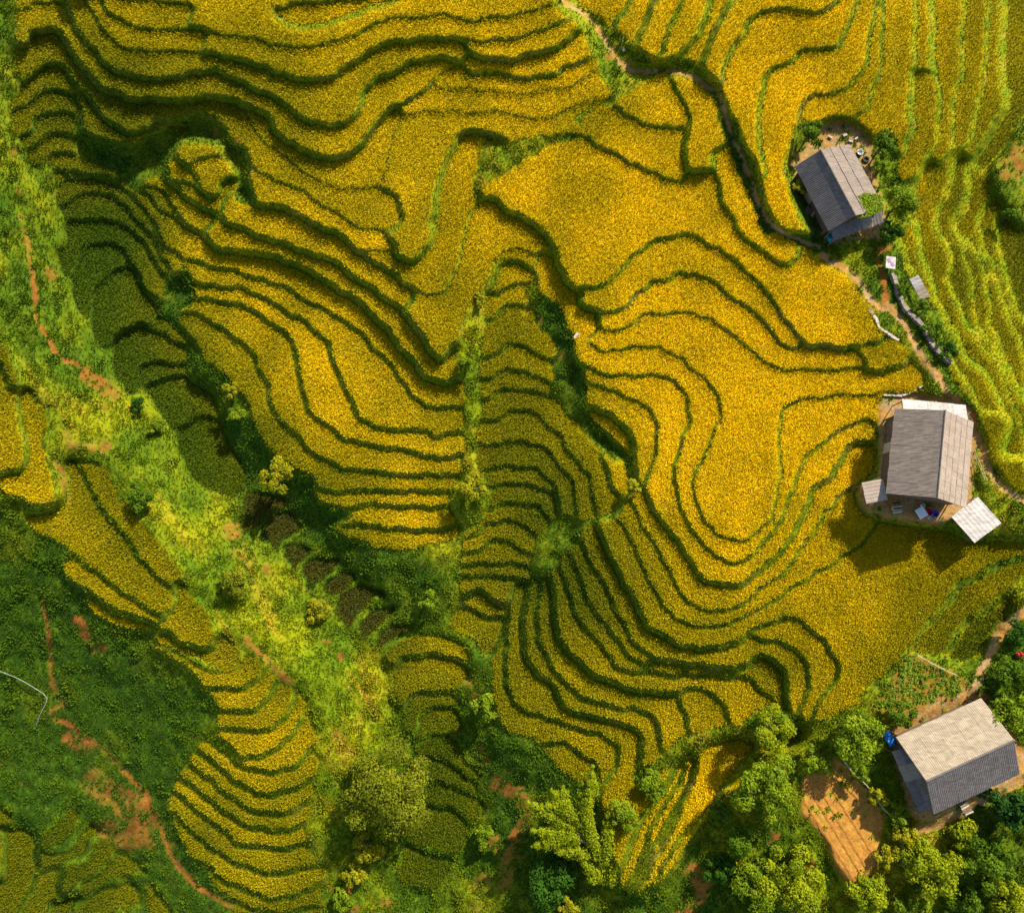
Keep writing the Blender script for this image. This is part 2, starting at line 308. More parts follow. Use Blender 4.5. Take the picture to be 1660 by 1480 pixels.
SOIL = [  # bare red earth: polyline spine, radius px
    ("M 580,700 700,790 830,850 880,930", 22), ("M 640,970 760,1020 900,1050", 18), ("M 430,440 520,460", 14),
    ("I 470,990 540,1090 590,1160", 10), ("I 340,20 380,150 410,260", 7), ("E 520,870 600,940 680,990", 14), ("E 560,1060 620,1060", 9),
    ("E 400,1240 470,1310 640,1310", 9), ("E 290,250 320,290", 8), ("I 1400,440 1460,580", 15), ("J 20,640 120,680", 9),
    ("J 0,1100 150,1250 250,1350", 6), ("J 480,1100 560,1200", 6), ("N 560,380 700,310", 7), ("N 560,480 600,420", 6),
    ("N 640,1470 850,1430", 11), ("N 500,1320 600,1340", 8), ("N 700,1150 830,1130", 10), ("O 0,1050 100,1120", 12),
    ("A 1300,790 1420,860", 7), ("A 90,900 110,1150", 6), ("A 130,1310 160,1440", 6), ("A 60,420 75,450", 4),
    ("Q 1184,760 1080,860", 22), ("G 390,760 450,830", 9), ("G 200,490 280,560", 7), ("O 1200,1240 1250,1300 1150,1480", 15),
    ("N 1330,90 1370,190", 8), ("N 1400,500 1430,560", 7), ("P 210,1020 180,1060", 6), ("P 350,1150 430,1190", 10), ("C 700,320 800,400", 10), ("N 1420,1300 1380,1480", 14), ("O 20,700 200,820 150,1000 60,1300", 12)]

# heights (u, v, metres above the upper house yard level)
HPTS = """930,20,0 1060,110,0 1200,260,-.2 1330,400,-.6 1440,470,-.8 1560,660,-1.5 1650,800,-2 1100,40,1.4 1280,60,1 1250,200,.8 1350,310,-.6 1480,100,-.8 1500,300,-2 1570,200,-2.6 1650,150,-5 1650,330,-5.5
1560,450,-3.2 1650,500,-6 1650,680,-5 1590,640,-3 1000,300,-.3 1100,320,-.2 850,300,-.7 1300,500,-1 1420,600,-1.4 1150,450,-1 1000,430,-1.6 1050,520,-2.4 1200,620,-2.6 1200,800,-2.8 1380,680,-3 1300,800,-3.6 1400,780,-4
600,0,4.5 850,0,3 400,0,5 250,0,4 130,0,1 600,60,3 800,60,2 900,150,1 700,120,1.2 860,200,0 400,90,2 250,110,0 600,150,.6 500,200,-.6 730,250,-.6 600,300,-1.8 740,400,-1.3 680,330,-1.4 450,250,-2.6 700,480,-2.4 720,550,-3.6 550,420,-4 400,350,-4.4 720,640,-5.2 500,500,-5.8 380,430,-6.2
720,740,-6.6 560,650,-7.4 420,560,-8.2 330,450,-7.6 480,740,-9.4 700,850,-9.6 620,880,-10.6 380,650,-9.8 330,560,-9.2 300,330,-5.6 350,250,-4.4 280,210,-3.6 250,160,-2
60,60,-1 100,110,-2.4 90,200,-4.4 100,280,-6 150,330,-7 200,400,-8.4 200,500,-9.6 240,590,-10.6 300,680,-12 350,780,-13.2 430,830,-14 540,930,-15.2 640,1040,-16.6 690,1120,-17.8 720,1230,-19.6 700,1330,-21.5 690,1420,-23
20,0,.8 20,150,-1.6 10,300,-3 15,450,-4.5 80,520,-6.6 130,640,-8 60,700,-6.8 10,620,-5.6 130,770,-7.8 230,760,-9.4 300,850,-10.4 250,930,-9.6 400,930,-12.2 330,1020,-11.4 480,1000,-13.8 450,1100,-12.6 560,1100,-15.4 480,1200,-14.6 600,1250,-18 560,1350,-19.5 470,1330,-18.2 400,1200,-15 450,1440,-21.2 600,1440,-22.5
0,800,-7.8 50,870,-10.2 130,930,-11 230,1010,-12.4 0,1000,-15.6 120,1080,-17 250,1120,-16.2 50,1180,-21 200,1230,-21 320,1240,-17.6 300,1340,-21.4 100,1350,-24.5 0,1400,-26 200,1450,-25.4 340,1450,-22.6
840,410,-1.6 820,480,-3.6 780,420,-3 880,520,-4 850,600,-5.2 930,620,-5 760,620,-5 860,680,-6.4 950,700,-6.6 880,760,-8 1000,740,-7.6 780,760,-7.6 850,830,-9 1010,830,-7.6 880,880,-9.6 790,860,-9.6 800,950,-11.2 750,1000,-12.4
1100,620,-4 1020,660,-5.4 1080,800,-4.6 1120,900,-4.4 1000,900,-7.4 1180,980,-5.2 1320,900,-4 1060,1000,-7 940,930,-9 960,1050,-9 1080,1090,-8.2 1200,1070,-6.8 880,1000,-10.4 860,1100,-11.8 960,1150,-11.4 1060,1160,-10.6 1180,1130,-8.4 1280,1080,-5.8 880,1200,-13.6 830,1180,-13.4 1020,1230,-12.6
780,1060,-13.6 760,1180,-17 800,1280,-18.4 780,1400,-21.4 900,1300,-16.6 880,1440,-19.6 980,1400,-17 1350,1000,-4.4 1450,920,-4.2 1560,900,-4.2 1600,1000,-5.6 1400,1100,-5 1500,740,-3 1600,800,-2.8 1450,1050,-5
1550,1230,-6 1480,1120,-5.8 1370,1330,-8 1330,1180,-6.4 1250,1180,-7.6 1150,1220,-10 1100,1320,-13.4 1040,1430,-16 1200,1330,-10.4 1150,1450,-14 1280,1430,-11 1450,1420,-9.6 1560,1440,-11 1650,1370,-9 1650,1080,-5.6 1640,950,-5"""

# ripeness of the rice 0 green .. 1 gold (u, v, value)
RIPE = """600,30,.8 250,40,.6 100,100,.35 700,150,.72 850,80,.75 1000,60,.8 900,200,.75 480,130,.55 300,160,.35 700,280,.85 1000,300,.95 1100,450,.95 1000,580,.95 1200,750,.92 1300,550,.9 1380,480,.85 1300,900,.8 1400,700,.85 1250,150,.9 1450,120,.7 1480,250,.6 1560,300,.42 1560,500,.4 1640,600,.45 1600,700,.5
200,170,.25 130,250,.25 300,280,.6 250,370,.16 200,440,.04 200,520,.05 240,590,.06 300,660,.04 350,760,.05 380,330,.6 330,440,.65 500,450,.66 600,600,.72 450,600,.72 650,780,.7 550,740,.7 680,860,.66 430,830,.08 520,920,.06 600,980,.08 640,1040,.25 700,1070,.45 710,1140,.2 710,1200,.15 710,1350,.15 700,1420,.12 480,880,.06 560,950,.06
850,500,.5 850,620,.4 900,700,.36 950,780,.38 850,800,.26 800,900,.34 780,1020,.36 1000,700,.85 1030,800,.7 1100,950,.68 1000,1050,.48 950,1000,.28 1000,980,.32 880,1100,.46 950,1180,.48 1100,1080,.46 1200,1050,.55 1280,1080,.5 1350,1000,.68 1450,950,.6 1350,1120,.6 1600,900,.5 1580,990,.3 1550,1050,.22
20,650,.42 60,680,.45 150,850,.5 250,950,.52 300,1020,.54 400,1120,.6 450,1200,.64 430,1320,.52 420,1420,.44 30,1400,.18 120,1360,.18 200,1430,.2 60,1440,.2 250,1450,.25 1100,1330,.85 1050,1430,.7 1180,1230,.9 830,400,.85 870,330,.9"""


def nums(s):
    return np.array([[float(a) for a in t.split(',')] for t in s.split()])


GS = 1.5                      # label cell, px
MARG = 138
U0, V0 = -MARG, -MARG
NX = int((1660 + 2 * MARG) / GS)
NY = int((1480 + 2 * MARG) / GS)


def push_out(P, closed):
    """carry what runs off the frame on past it"""
    P = P.copy()
    if closed:
        P[:, 0] = np.where(P[:, 0] <= 3, -400, np.where(P[:, 0] >= 1655, 2060, P[:, 0]))
        P[:, 1] = np.where(P[:, 1] <= 3, -400, np.where(P[:, 1] >= 1477, 1880, P[:, 1]))
        return P
    for e, n in ((0, 1), (-1, -2)):
        u, v = P[e]
        if u < 6 or u > 1652 or v < 6 or v > 1474:
            d = P[e] - P[n]
            d = d / (np.hypot(*d) + 1e-6)
            ext = P[e] + d * 260
            P = np.vstack([ext, P]) if e == 0 else np.vstack([P, ext])
    return P


def smooth(P, closed=False, step=3.0):
    """Catmull-Rom through the points"""
    n = len(P)
    if n < 3:
        return P
    out = []
    m = n if closed else n - 1
    for i in range(m):
        if closed:
            a, b, c, d = P[(i - 1) % n], P[i], P[(i + 1) % n], P[(i + 2) % n]
        else:
            a, b, c, d = P[max(i - 1, 0)], P[i], P[i + 1], P[min(i + 2, n - 1)]
        k = max(2, int(np.hypot(*(c - b)) / step))
        t = np.linspace(0, 1, k, endpoint=False)[:, None]
        out.append(.5 * (2 * b + (c - a) * t + (2 * a - 5 * b + 4 * c - d) * t * t + (3 * b - a - 3 * c + d) * t ** 3))
    if not closed:
        out.append(P[-1:])
    return np.vstack(out)


def fill_poly(P):
    """even-odd mask on the label grid"""
    m = np.zeros((NY, NX), bool)
    x, y = (P[:, 0] - U0) / GS, (P[:, 1] - V0) / GS
    x2, y2 = np.roll(x, -1), np.roll(y, -1)
    for j in range(max(0, int(y.min())), min(NY, int(y.max()) + 2)):
        c = (y <= j) != (y2 <= j)
        if c.any():
            xs = np.sort(x[c] + (j - y[c]) * (x2[c] - x[c]) / (y2[c] - y[c]))
            for a, b in zip(xs[::2], xs[1::2]):
                m[j, max(0, int(np.ceil(a))):max(0, int(np.floor(b)) + 1)] = True
    return m


def draw(mask, P, closed=False):
    if closed:
        P = np.vstack([P, P[:1]])
    for a, b in zip(P[:-1], P[1:]):
        k = int(np.abs(b - a).max() / (GS * .4)) + 2
        q = a + (b - a) * np.linspace(0, 1, k)[:, None]
        i = np.round((q[:, 0] - U0) / GS).astype(int)
        j = np.round((q[:, 1] - V0) / GS).astype(int)
        for di, dj in ((0, 0), (1, 0), (0, 1)):
            ok = (i + di >= 0) & (i + di < NX) & (j + dj >= 0) & (j + dj < NY)
            mask[j[ok] + dj, i[ok] + di] = True


def box1(a, r, ax):
    p = np.concatenate([np.repeat(a.take([0], ax), r + 1, ax), a, np.repeat(a.take([-1], ax), r, ax)], ax)
    c = np.cumsum(p, ax, dtype=np.float64)
    n = a.shape[ax]
    return (c.take(range(2 * r + 1, 2 * r + 1 + n), ax) - c.take(range(0, n), ax)) / (2 * r + 1)


def blur(a, r, times=1):
    for _ in range(times):
        a = box1(box1(a, r, 0), r, 1)
    return a


def components(free):
    """4-connected components by runs and union-find"""
    parent = []

    def find(a):
        while parent[a] != a:
            parent[a] = parent[parent[a]]
            a = parent[a]
        return a
    lab = np.zeros(free.shape, np.int32)
    prev = []
    for j in range(free.shape[0]):
        d = np.diff(np.concatenate([[0], free[j].astype(np.int8), [0]]))
        st, en = np.nonzero(d == 1)[0], np.nonzero(d == -1)[0]
        cur = []
        k = 0
        for a, b in zip(st.tolist(), en.tolist()):
            r = -1
            while k < len(prev) and prev[k][1] <= a:
                k += 1
            q = k
            while q < len(prev) and prev[q][0] < b:
                s = find(prev[q][2])
                if r < 0:
                    r = s
                elif s != r:
                    parent[s] = r
                q += 1
            if r < 0:
                r = len(parent)
                parent.append(r)
            cur.append((a, b, r))
            lab[j, a:b] = r + 1
        prev = cur
    root = np.array([0] + [find(i) + 1 for i in range(len(parent))])
    lab = root[lab]
    ids, inv = np.unique(lab, return_inverse=True)
    return inv.reshape(lab.shape)


def grow(lab, allowed, n):
    """spread labels into unlabelled allowed cells"""
    for _ in range(n):
        z = (lab == 0) & allowed
        if not z.any():
            break
        for dj, di in ((0, 1), (0, -1), (1, 0), (-1, 0)):
            s = np.roll(np.roll(lab, dj, 0), di, 1)
            z = (lab == 0) & allowed & (s > 0)
            lab = np.where(z, s, lab)
    return lab


def tps(C, Q, lam=40.0):
    def k(r2):
        return np.where(r2 > 0, r2 * np.log(r2 + 1e-9), 0)
    X, y = C[:, :2] / 500, C[:, 2]
    n = len(X)
    K = k(((X[:, None] - X[None]) ** 2).sum(2)) + np.eye(n) * lam * 1e-4
    A = np.zeros((n + 3, n + 3))
    A[:n, :n] = K
    A[:n, n] = A[n, :n] = 1
    A[:n, n + 1:] = X
    A[n + 1:, :n] = X.T
    w = np.linalg.solve(A, np.concatenate([y, np.zeros(3)]))
    q = Q / 500
    out = np.zeros(len(q))
    for s in range(0, len(q), 4000):
        b = q[s:s + 4000]
        out[s:s + 4000] = k(((b[:, None] - X[None]) ** 2).sum(2)) @ w[:n] + w[n] + b @ w[n + 1:]
    return out


def field(C, lam):
    """smooth field on the label grid through control points"""
    st = 8
    uu = np.arange(0, NX + st, st) * GS + U0
    vv = np.arange(0, NY + st, st) * GS + V0
    Q = np.stack(np.meshgrid(uu, vv), -1).reshape(-1, 2)
    Q = np.clip(Q, [-60, -60], [1720, 1540])
    g = tps(C, Q, lam).reshape(len(vv), len(uu))
    x = np.arange(NX) / st
    y = np.arange(NY) / st
    i, j = x.astype(int), y.astype(int)
    fx, fy = x - i, (y - j)[:, None]
    a = g[j][:, i] * (1 - fx) + g[j][:, i + 1] * fx
    b = g[j + 1][:, i] * (1 - fx) + g[j + 1][:, i + 1] * fx
    return a * (1 - fy) + b * fy


def near_line(s, rad):
    """soft distance mask round a polyline, 1 on the line"""
    p = smooth(pts(s), step=2)
    u1, v1, u2, v2 = p[:, 0].min() - 3 * rad, p[:, 1].min() - 3 * rad, p[:, 0].max() + 3 * rad, p[:, 1].max() + 3 * rad
    i1, i2 = max(0, int((u1 - U0) / GS)), min(NX, int((u2 - U0) / GS) + 1)
    j1, j2 = max(0, int((v1 - V0) / GS)), min(NY, int((v2 - V0) / GS) + 1)
    gu = np.arange(i1, i2) * GS + U0
    gv = np.arange(j1, j2) * GS + V0
    d = np.full((len(gv), len(gu)), 1e9)
    for q in p:
        d = np.minimum(d, (gu[None] - q[0]) ** 2 + (gv[:, None] - q[1]) ** 2)
    return (slice(j1, j2), slice(i1, i2)), np.sqrt(d)


HB = field(nums(HPTS), 60) * .8
RP = np.clip(field(nums(RIPE), 20), 0, 1)

wild = np.zeros((NY, NX), bool)
for s in WILD:
    wild |= fill_poly(push_out(smooth(pts(s), True), True))


def close_lines(SL, stop, reach=44):
    """draw the risers; carry each loose end on to the riser or bank it runs into"""
    cut = np.zeros((NY, NX), bool)
    for p in SL:
        draw(cut, p)
    AP = np.vstack([np.hstack([p, np.full((len(p), 1), i)]) for i, p in enumerate(SL)])
    b = np.zeros((NY, NX), bool)
    for dj, di in ((0, 1), (1, 0)):
        b |= np.roll(np.roll(stop, dj, 0), di, 1) != stop
    bj, bi = np.nonzero(b)
    W = np.stack([bi * GS + U0, bj * GS + V0, np.full(len(bi), -1)], 1)
    AP = np.vstack([AP, W])
    for i, p in enumerate(SL):
        for e, n in ((0, 3), (-1, -4)):
            q = p[e]
            if not (-5 < q[0] < 1665 and -5 < q[1] < 1485):
                continue
            jj, ii = int((q[1] - V0) / GS), int((q[0] - U0) / GS)
            if stop[jj, ii]:
                continue
            o = AP[AP[:, 2] != i]
            d = o[:, :2] - q
            r = np.hypot(d[:, 0], d[:, 1])
            if r.min() < 4:
                draw(cut, np.array([q, o[r.argmin(), :2]]))
                continue
            t = q - p[min(max(n, -len(p)), len(p) - 1)]
            t = t / (np.hypot(*t) + 1e-6)
            c = (d @ t) / (r + 1e-6)
            sc = r / np.clip(.35 + c, .08, 9)
            sc[r > reach] = 1e9
            k = sc.argmin()
            if sc[k] < 1e8:
                draw(cut, np.array([q, o[k, :2]]))
    return cut


STRIPS = [("T 1480,110 1400,140 1250,190 1100,260 950,360 800,520 640,700 500,890 380,1040 200,1200 90,1330", 6), ("T 1480,320 1300,450 1100,610 950,720 850,880", 7)]
for s, w in STRIPS:
    sl, d = near_line(s, w)
    wild[sl] |= d < w
SL = [smooth(push_out(pts(s), False)) for s in LINES]
cut = close_lines(SL, wild)
lab = components(~cut & ~wild)
cnt = np.bincount(lab.ravel())
lab[cnt[lab] < 70] = 0
lab = grow(lab, ~wild, 14)
base_n = lab.max()
lab[wild] = 0
fan = fill_poly(smooth(pts(FAN), True)) | fill_poly(push_out(pts("N 420,1470 Z 380,1478 410,1490 515,1490 514,1478"), True))
fcut = close_lines([smooth(push_out(pts(s), False)) for s in FANLINES], ~fan, 25)
fl = components(~fcut & fan)
fc = np.bincount(fl.ravel())
fl[fc[fl] < 70] = 0
fl = grow(fl, fan, 14)
lab = np.where(fan, np.where(fl > 0, fl + base_n, 0), lab)
nl = lab.max()
pm = np.zeros((NY, NX))
brown_plots = np.zeros((NY, NX))
nl0 = nl
for s in PLOTS:
    P = push_out(smooth(pts(s), True), True)
    m = fill_poly(P)
    nl += 1
    lab[m] = nl
    pm[m] = 1
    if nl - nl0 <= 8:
        brown_plots[m] = 1            # small paddies of the valley, tinted dark brown
soil = np.zeros((NY, NX))
pads = {}
for k, s in PADS.items():
    pads[k] = fill_poly(push_out(smooth(pts(s), True), True))
    lab[pads[k]] = 0


carve = np.zeros((NY, NX))
for s, w, c in PATHS:
    sl, d = near_line(s, w)
    f = np.clip(1.6 - d / w, 0, 1)
    soil[sl] = np.maximum(soil[sl], f)
    carve[sl] = np.maximum(carve[sl], c * f)
    lab[sl][d < w * 1.2] = 0
for s, w in SOIL:
    sl, d = near_line(s, w)
    soil[sl] = np.maximum(soil[sl], np.clip(1.5 - d / w, 0, .72))
lab[np.isin(lab, np.nonzero(np.bincount(lab.ravel()) < 60)[0])] = 0
# ragged edges: the traced outlines wander by a pixel or two
def wander(seed):
    r = np.random.RandomState(seed)
    a = blur(r.randn(NY, NX), 3, 2)
    b = blur(r.randn(NY, NX), 9, 2)
    return np.round(a / a.std() * 1.0 + b / b.std() * .9).astype(int)


JJ, II = np.mgrid[0:NY, 0:NX]
pd_ = np.zeros((NY, NX), bool)
for m in pads.values():
    pd_ |= m
lw = lab[np.clip(JJ + wander(21), 0, NY - 1), np.clip(II + wander(22), 0, NX - 1)]
lab = np.where(pd_, lab, lw)
ids, lab = np.unique(lab, return_inverse=True)
lab = lab.reshape(NY, NX)
NL = len(ids)                 # 0 = wild ground
cnt = np.bincount(lab.ravel(), minlength=NL)
hm = np.bincount(lab.ravel(), HB.ravel(), NL) / np.maximum(cnt, 1)
# neighbours differ by one riser: at least DMIN, at most DMAX
DMIN, DMAX = .66, 1.2
pr = {}
up = {}
for dj, di in ((0, 2), (2, 0)):
    a, b = lab[:NY - dj, :NX - di], lab[dj:, di:]
    q = (a != b) & (a > 0) & (b > 0)
    kk_ = np.minimum(a[q], b[q]) * 10000 + np.maximum(a[q], b[q])
    s1 = np.roll(HB, (4 if dj else 0, 4 if di else 0), (0, 1))[:NY - dj, :NX - di] - np.roll(HB, (-4 if dj else 0, -4 if di else 0), (0, 1))[dj:, di:]
    s1 = np.where(a < b, s1, -s1)[q]         # fall of the land from the first plot to the second
    key, iv, c_ = np.unique(kk_, return_inverse=True, return_counts=True)
    sm = np.bincount(iv, s1)
    for k, c, s2 in zip(key.tolist(), c_.tolist(), sm.tolist()):
        pr[k] = pr.get(k, 0) + c
        up[k] = up.get(k, 0) + s2
PR = np.array([[k // 10000, k % 10000] for k, c in pr.items() if c > 14])
fall = np.array([up[k] / c for k, c in pr.items() if c > 14])
hd = hm[PR[:, 0]] - hm[PR[:, 1]]
sw = np.where((fall * hd < 0) & (np.abs(hd) > .4) & (np.abs(fall) < .1), hd < 0, fall < 0)
PR[sw] = PR[sw][:, ::-1]
h0 = hm.copy()
ec = np.bincount(lab.ravel(), np.tile(np.arange(NX) * GS + U0, NY), NL) / np.maximum(cnt, 1)
DM = np.where((ec[PR[:, 0]] > 1440) & (ec[PR[:, 1]] > 1440), DMIN + .25, DMIN)
for it in range(400):
    d = hm[PR[:, 0]] - hm[PR[:, 1]]
    fix = np.where(d < DM, DM - d, np.where(d > DMAX, (DMAX - d) * .3, 0)) * .25
    np.add.at(hm, PR[:, 0], fix)
    np.add.at(hm, PR[:, 1], -fix)
    hm += (h0 - hm) * .004
print('terrace shifts', np.abs(hm - h0)[cnt > 0].max())
zs = np.where(lab > 0, hm[lab] - .3 * brown_plots, 0)
crop = (lab > 0).astype(float)
w_ = blur(crop, 8, 2)
corr = blur(crop * (zs - HB), 8, 2) / np.maximum(w_, .02)
rs_ = np.random.RandomState(5)
nz = blur(rs_.randn(NY, NX), 6, 2) * 4.2 + blur(rs_.randn(NY, NX), 2, 2) * 1.1
zs = np.where(lab > 0, zs, HB + corr * np.clip(w_ * 1.6, 0, 1) + nz * .55 + .55 * np.clip(blur(pm, 2, 2) * 2.4, 0, 1))
pad_z = {}
for k, m in pads.items():
    pad_z[k] = float(HB[m].mean())
    mm = np.clip(blur(m.astype(float), 3, 2) * 1.5, 0, 1)
    zs = zs * (1 - mm) + pad_z[k] * mm
    soil = np.maximum(soil, mm * dict(veg=.75, house_a=.8).get(k, .95))
zs = zs - carve
ZG = blur(blur(zs, 3), 2)
soil = blur(soil, 1, 1)
# distance (cells) from the plot's edge, up to 10
edge = np.zeros((NY, NX), np.int16)
inner = np.ones((NY, NX), bool)
for k in range(10):
    e = inner.copy()
    for dj, di in ((0, 1), (0, -1), (1, 0), (-1, 0)):
        e &= (np.roll(np.roll(lab, dj, 0), di, 1) == lab) & np.roll(np.roll(inner, dj, 0), di, 1)
    inner = e
    edge += inner

# ---------------------------------------------------------------- pixels <-> world
CT, ST = math.cos(TILT), math.sin(TILT)


def unproj(u, v, z):
    du = np.asarray(u, float) - 830
    dv = 740 - np.asarray(v, float)
    dy, dz = dv * CT + FPX * ST, dv * ST - FPX * CT
    t = (CAM_H - np.asarray(z, float)) / -dz
    return np.stack([du * t, dy * t, np.broadcast_to(z, np.shape(du * t)) + 0 * du], -1)


def proj(p):
    x, y, z = p[0], p[1], p[2] - CAM_H
    yc, zc = y * CT + z * ST, -y * ST + z * CT
    return 830 + FPX * x / -zc, 740 - FPX * yc / -zc


def sample(a, u, v):
    x = np.clip((np.asarray(u, float) - U0) / GS, 0, NX - 1.001)
    y = np.clip((np.asarray(v, float) - V0) / GS, 0, NY - 1.001)
    i, j = x.astype(int), y.astype(int)
    fx, fy = x - i, y - j
    if a.ndim == 3:
        fx, fy = fx[..., None], fy[..., None]
    return (a[j, i] * (1 - fx) + a[j, i + 1] * fx) * (1 - fy) + (a[j + 1, i] * (1 - fx) + a[j + 1, i + 1] * fx) * fy


def ground_px(u, v):
    """world point of the ground seen at a pixel"""
    return unproj(u, v, sample(ZG, u, v))


def ground_z(x, y):
    z = -5.0
    for _ in range(12):
        u, v = proj((x, y, z))
        z = float(sample(ZG, u, v))
    return z


# ---------------------------------------------------------------- helpers
COL = S.collection


def mesh_obj(name, V, F, mat, parent=None, attrs=None, smooth=False):
    """numpy verts (n,3), faces (m,k) -> one mesh object"""
    V = np.asarray(V, np.float32)
    F = np.asarray(F, np.int32)
    me = bpy.data.meshes.new(name)
    me.vertices.add(len(V))
    me.vertices.foreach_set('co', V.ravel())
    k = F.shape[1]
    me.loops.add(F.size)
    me.loops.foreach_set('vertex_index', F.ravel())
    me.polygons.add(len(F))
    me.polygons.foreach_set('loop_start', np.arange(0, F.size, k, dtype=np.int32))
    me.polygons.foreach_set('loop_total', np.full(len(F), k, np.int32))
    if smooth:
        me.polygons.foreach_set('use_smooth', np.ones(len(F), bool))
    for n, a in (attrs or {}).items():
        at = me.attributes.new(n, 'FLOAT_COLOR', 'POINT')
        c = np.ones((len(V), 4), np.float32)
        c[:, :3] = a
        at.data.foreach_set('color', c.ravel())
    me.update(calc_edges=True)
    if mat:
        me.materials.append(mat)
    return link(name, me, parent)


def link(name, me, parent=None):
    o = bpy.data.objects.new(name, me)
    COL.objects.link(o)
    if parent is not None:
        o.parent = parent
    return o


def tag(o, label=None, cat=None, group=None, kind=None):
    for k, v in (('label', label), ('category', cat), ('group', group), ('kind', kind)):
        if v:
            o[k] = v
    return o


def empty(name, loc, rz=0.0):
    o = bpy.data.objects.new(name, None)
    COL.objects.link(o)
    o.location = loc
    o.rotation_euler = (0, 0, rz)
    o.empty_display_size = .3
    return o


class MB:
    """collects boxes, bars, tubes and polygons into one mesh"""

    def __init__(self):
        self.v, self.f = [], []

    def poly(self, P, faces):
        n = len(self.v)
        self.v += [tuple(p) for p in P]
        self.f += [tuple(n + i for i in f) for f in faces]
        return self

    def box(self, c, s, rz=0.0):
        ca, sa = math.cos(rz), math.sin(rz)
        P = []
        for z in (-.5, .5):
            for x, y in ((-.5, -.5), (.5, -.5), (.5, .5), (-.5, .5)):
                a, b = x * s[0], y * s[1]
                P.append((c[0] + a * ca - b * sa, c[1] + a * sa + b * ca, c[2] + z * s[2]))
        return self.poly(P, [(3, 2, 1, 0), (4, 5, 6, 7), (0, 1, 5, 4), (1, 2, 6, 5), (2, 3, 7, 6), (3, 0, 4, 7)])

    def tube(self, pts_, rad, n=6):
        pts_ = [np.array(p, float) for p in pts_]
        rad = rad if hasattr(rad, '__len__') else [rad] * len(pts_)
        rings = []
        for i, p in enumerate(pts_):
            t = pts_[min(i + 1, len(pts_) - 1)] - pts_[max(i - 1, 0)]
            t /= np.linalg.norm(t) + 1e-9
            a = np.cross(t, (0, 0, 1) if abs(t[2]) < .9 else (1, 0, 0))
            a /= np.linalg.norm(a)
            b = np.cross(t, a)
            rings.append([p + rad[i] * (a * math.cos(k * 2 * math.pi / n) + b * math.sin(k * 2 * math.pi / n)) for k in range(n)])
        P = [q for r in rings for q in r]
        F = [(i * n + k, i * n + (k + 1) % n, (i + 1) * n + (k + 1) % n, (i + 1) * n + k) for i in range(len(rings) - 1) for k in range(n)]
        F += [tuple(range(n - 1, -1, -1)), tuple((len(rings) - 1) * n + k for k in range(n))]
        return self.poly(P, F)

    def build(self, name, mat, parent=None, smooth=False):
        me = bpy.data.meshes.new(name)
        me.from_pydata(self.v, [], self.f)
        if smooth:
            me.polygons.foreach_set('use_smooth', [True] * len(me.polygons))
        me.update()
        me.materials.append(mat)
        return link(name, me, parent)


# ---------------------------------------------------------------- materials
def new_mat(name):
    m = bpy.data.materials.new(name)
    m.use_nodes = True
    n = m.node_tree
    n.nodes.clear()
    out = n.nodes.new('ShaderNodeOutputMaterial')
    return m, n, out


def attr_mat(name, attr, transl=0.0, noise=0.0, nscale=4.0, rough=.9, bump=0.0, bscale=12.0):
    """colour from a point attribute, broken up by noise; optional translucency for leaves"""
    m, n, out = new_mat(name)
    a = n.nodes.new('ShaderNodeAttribute')
    a.attribute_name = attr
    col = a.outputs['Color']
    if noise:
        tc = n.nodes.new('ShaderNodeTexCoord')
        nz_ = n.nodes.new('ShaderNodeTexNoise')
        nz_.inputs['Scale'].default_value = nscale
        nz_.inputs['Detail'].default_value = 6
        nz_.inputs['Roughness'].default_value = .7
        n.links.new(tc.outputs['Object'], nz_.inputs['Vector'])
        mr = n.nodes.new('ShaderNodeMapRange')
        mr.inputs['From Min'].default_value = .3
        mr.inputs['From Max'].default_value = .7
        mr.inputs['To Min'].default_value = 1 - noise
        mr.inputs['To Max'].default_value = 1 + noise
        n.links.new(nz_.outputs['Fac'], mr.inputs['Value'])
        mx = n.nodes.new('ShaderNodeVectorMath')
        mx.operation = 'SCALE'
        n.links.new(col, mx.inputs[0])
        n.links.new(mr.outputs[0], mx.inputs['Scale'])
        col = mx.outputs[0]
    d = n.nodes.new('ShaderNodeBsdfPrincipled')
    d.inputs['Roughness'].default_value = rough
    d.inputs['Specular IOR Level'].default_value = .04
    n.links.new(col, d.inputs['Base Color'])
    if bump:
        nb = n.nodes.new('ShaderNodeTexNoise')
        nb.inputs['Scale'].default_value = bscale
        nb.inputs['Detail'].default_value = 5
        b = n.nodes.new('ShaderNodeBump')
        b.inputs['Strength'].default_value = bump
        b.inputs['Distance'].default_value = .15
        tc2 = n.nodes.new('ShaderNodeTexCoord')
        n.links.new(tc2.outputs['Object'], nb.inputs['Vector'])
        n.links.new(nb.outputs['Fac'], b.inputs['Height'])
        n.links.new(b.outputs[0], d.inputs['Normal'])
    sh = d.outputs[0]
    if transl:
        t = n.nodes.new('ShaderNodeBsdfTranslucent')
        n.links.new(col, t.inputs['Color'])
        mxs = n.nodes.new('ShaderNodeMixShader')
        mxs.inputs[0].default_value = transl
        n.links.new(sh, mxs.inputs[1])
        n.links.new(t.outputs[0], mxs.inputs[2])
        sh = mxs.outputs[0]
    n.links.new(sh, out.inputs[0])
    return m


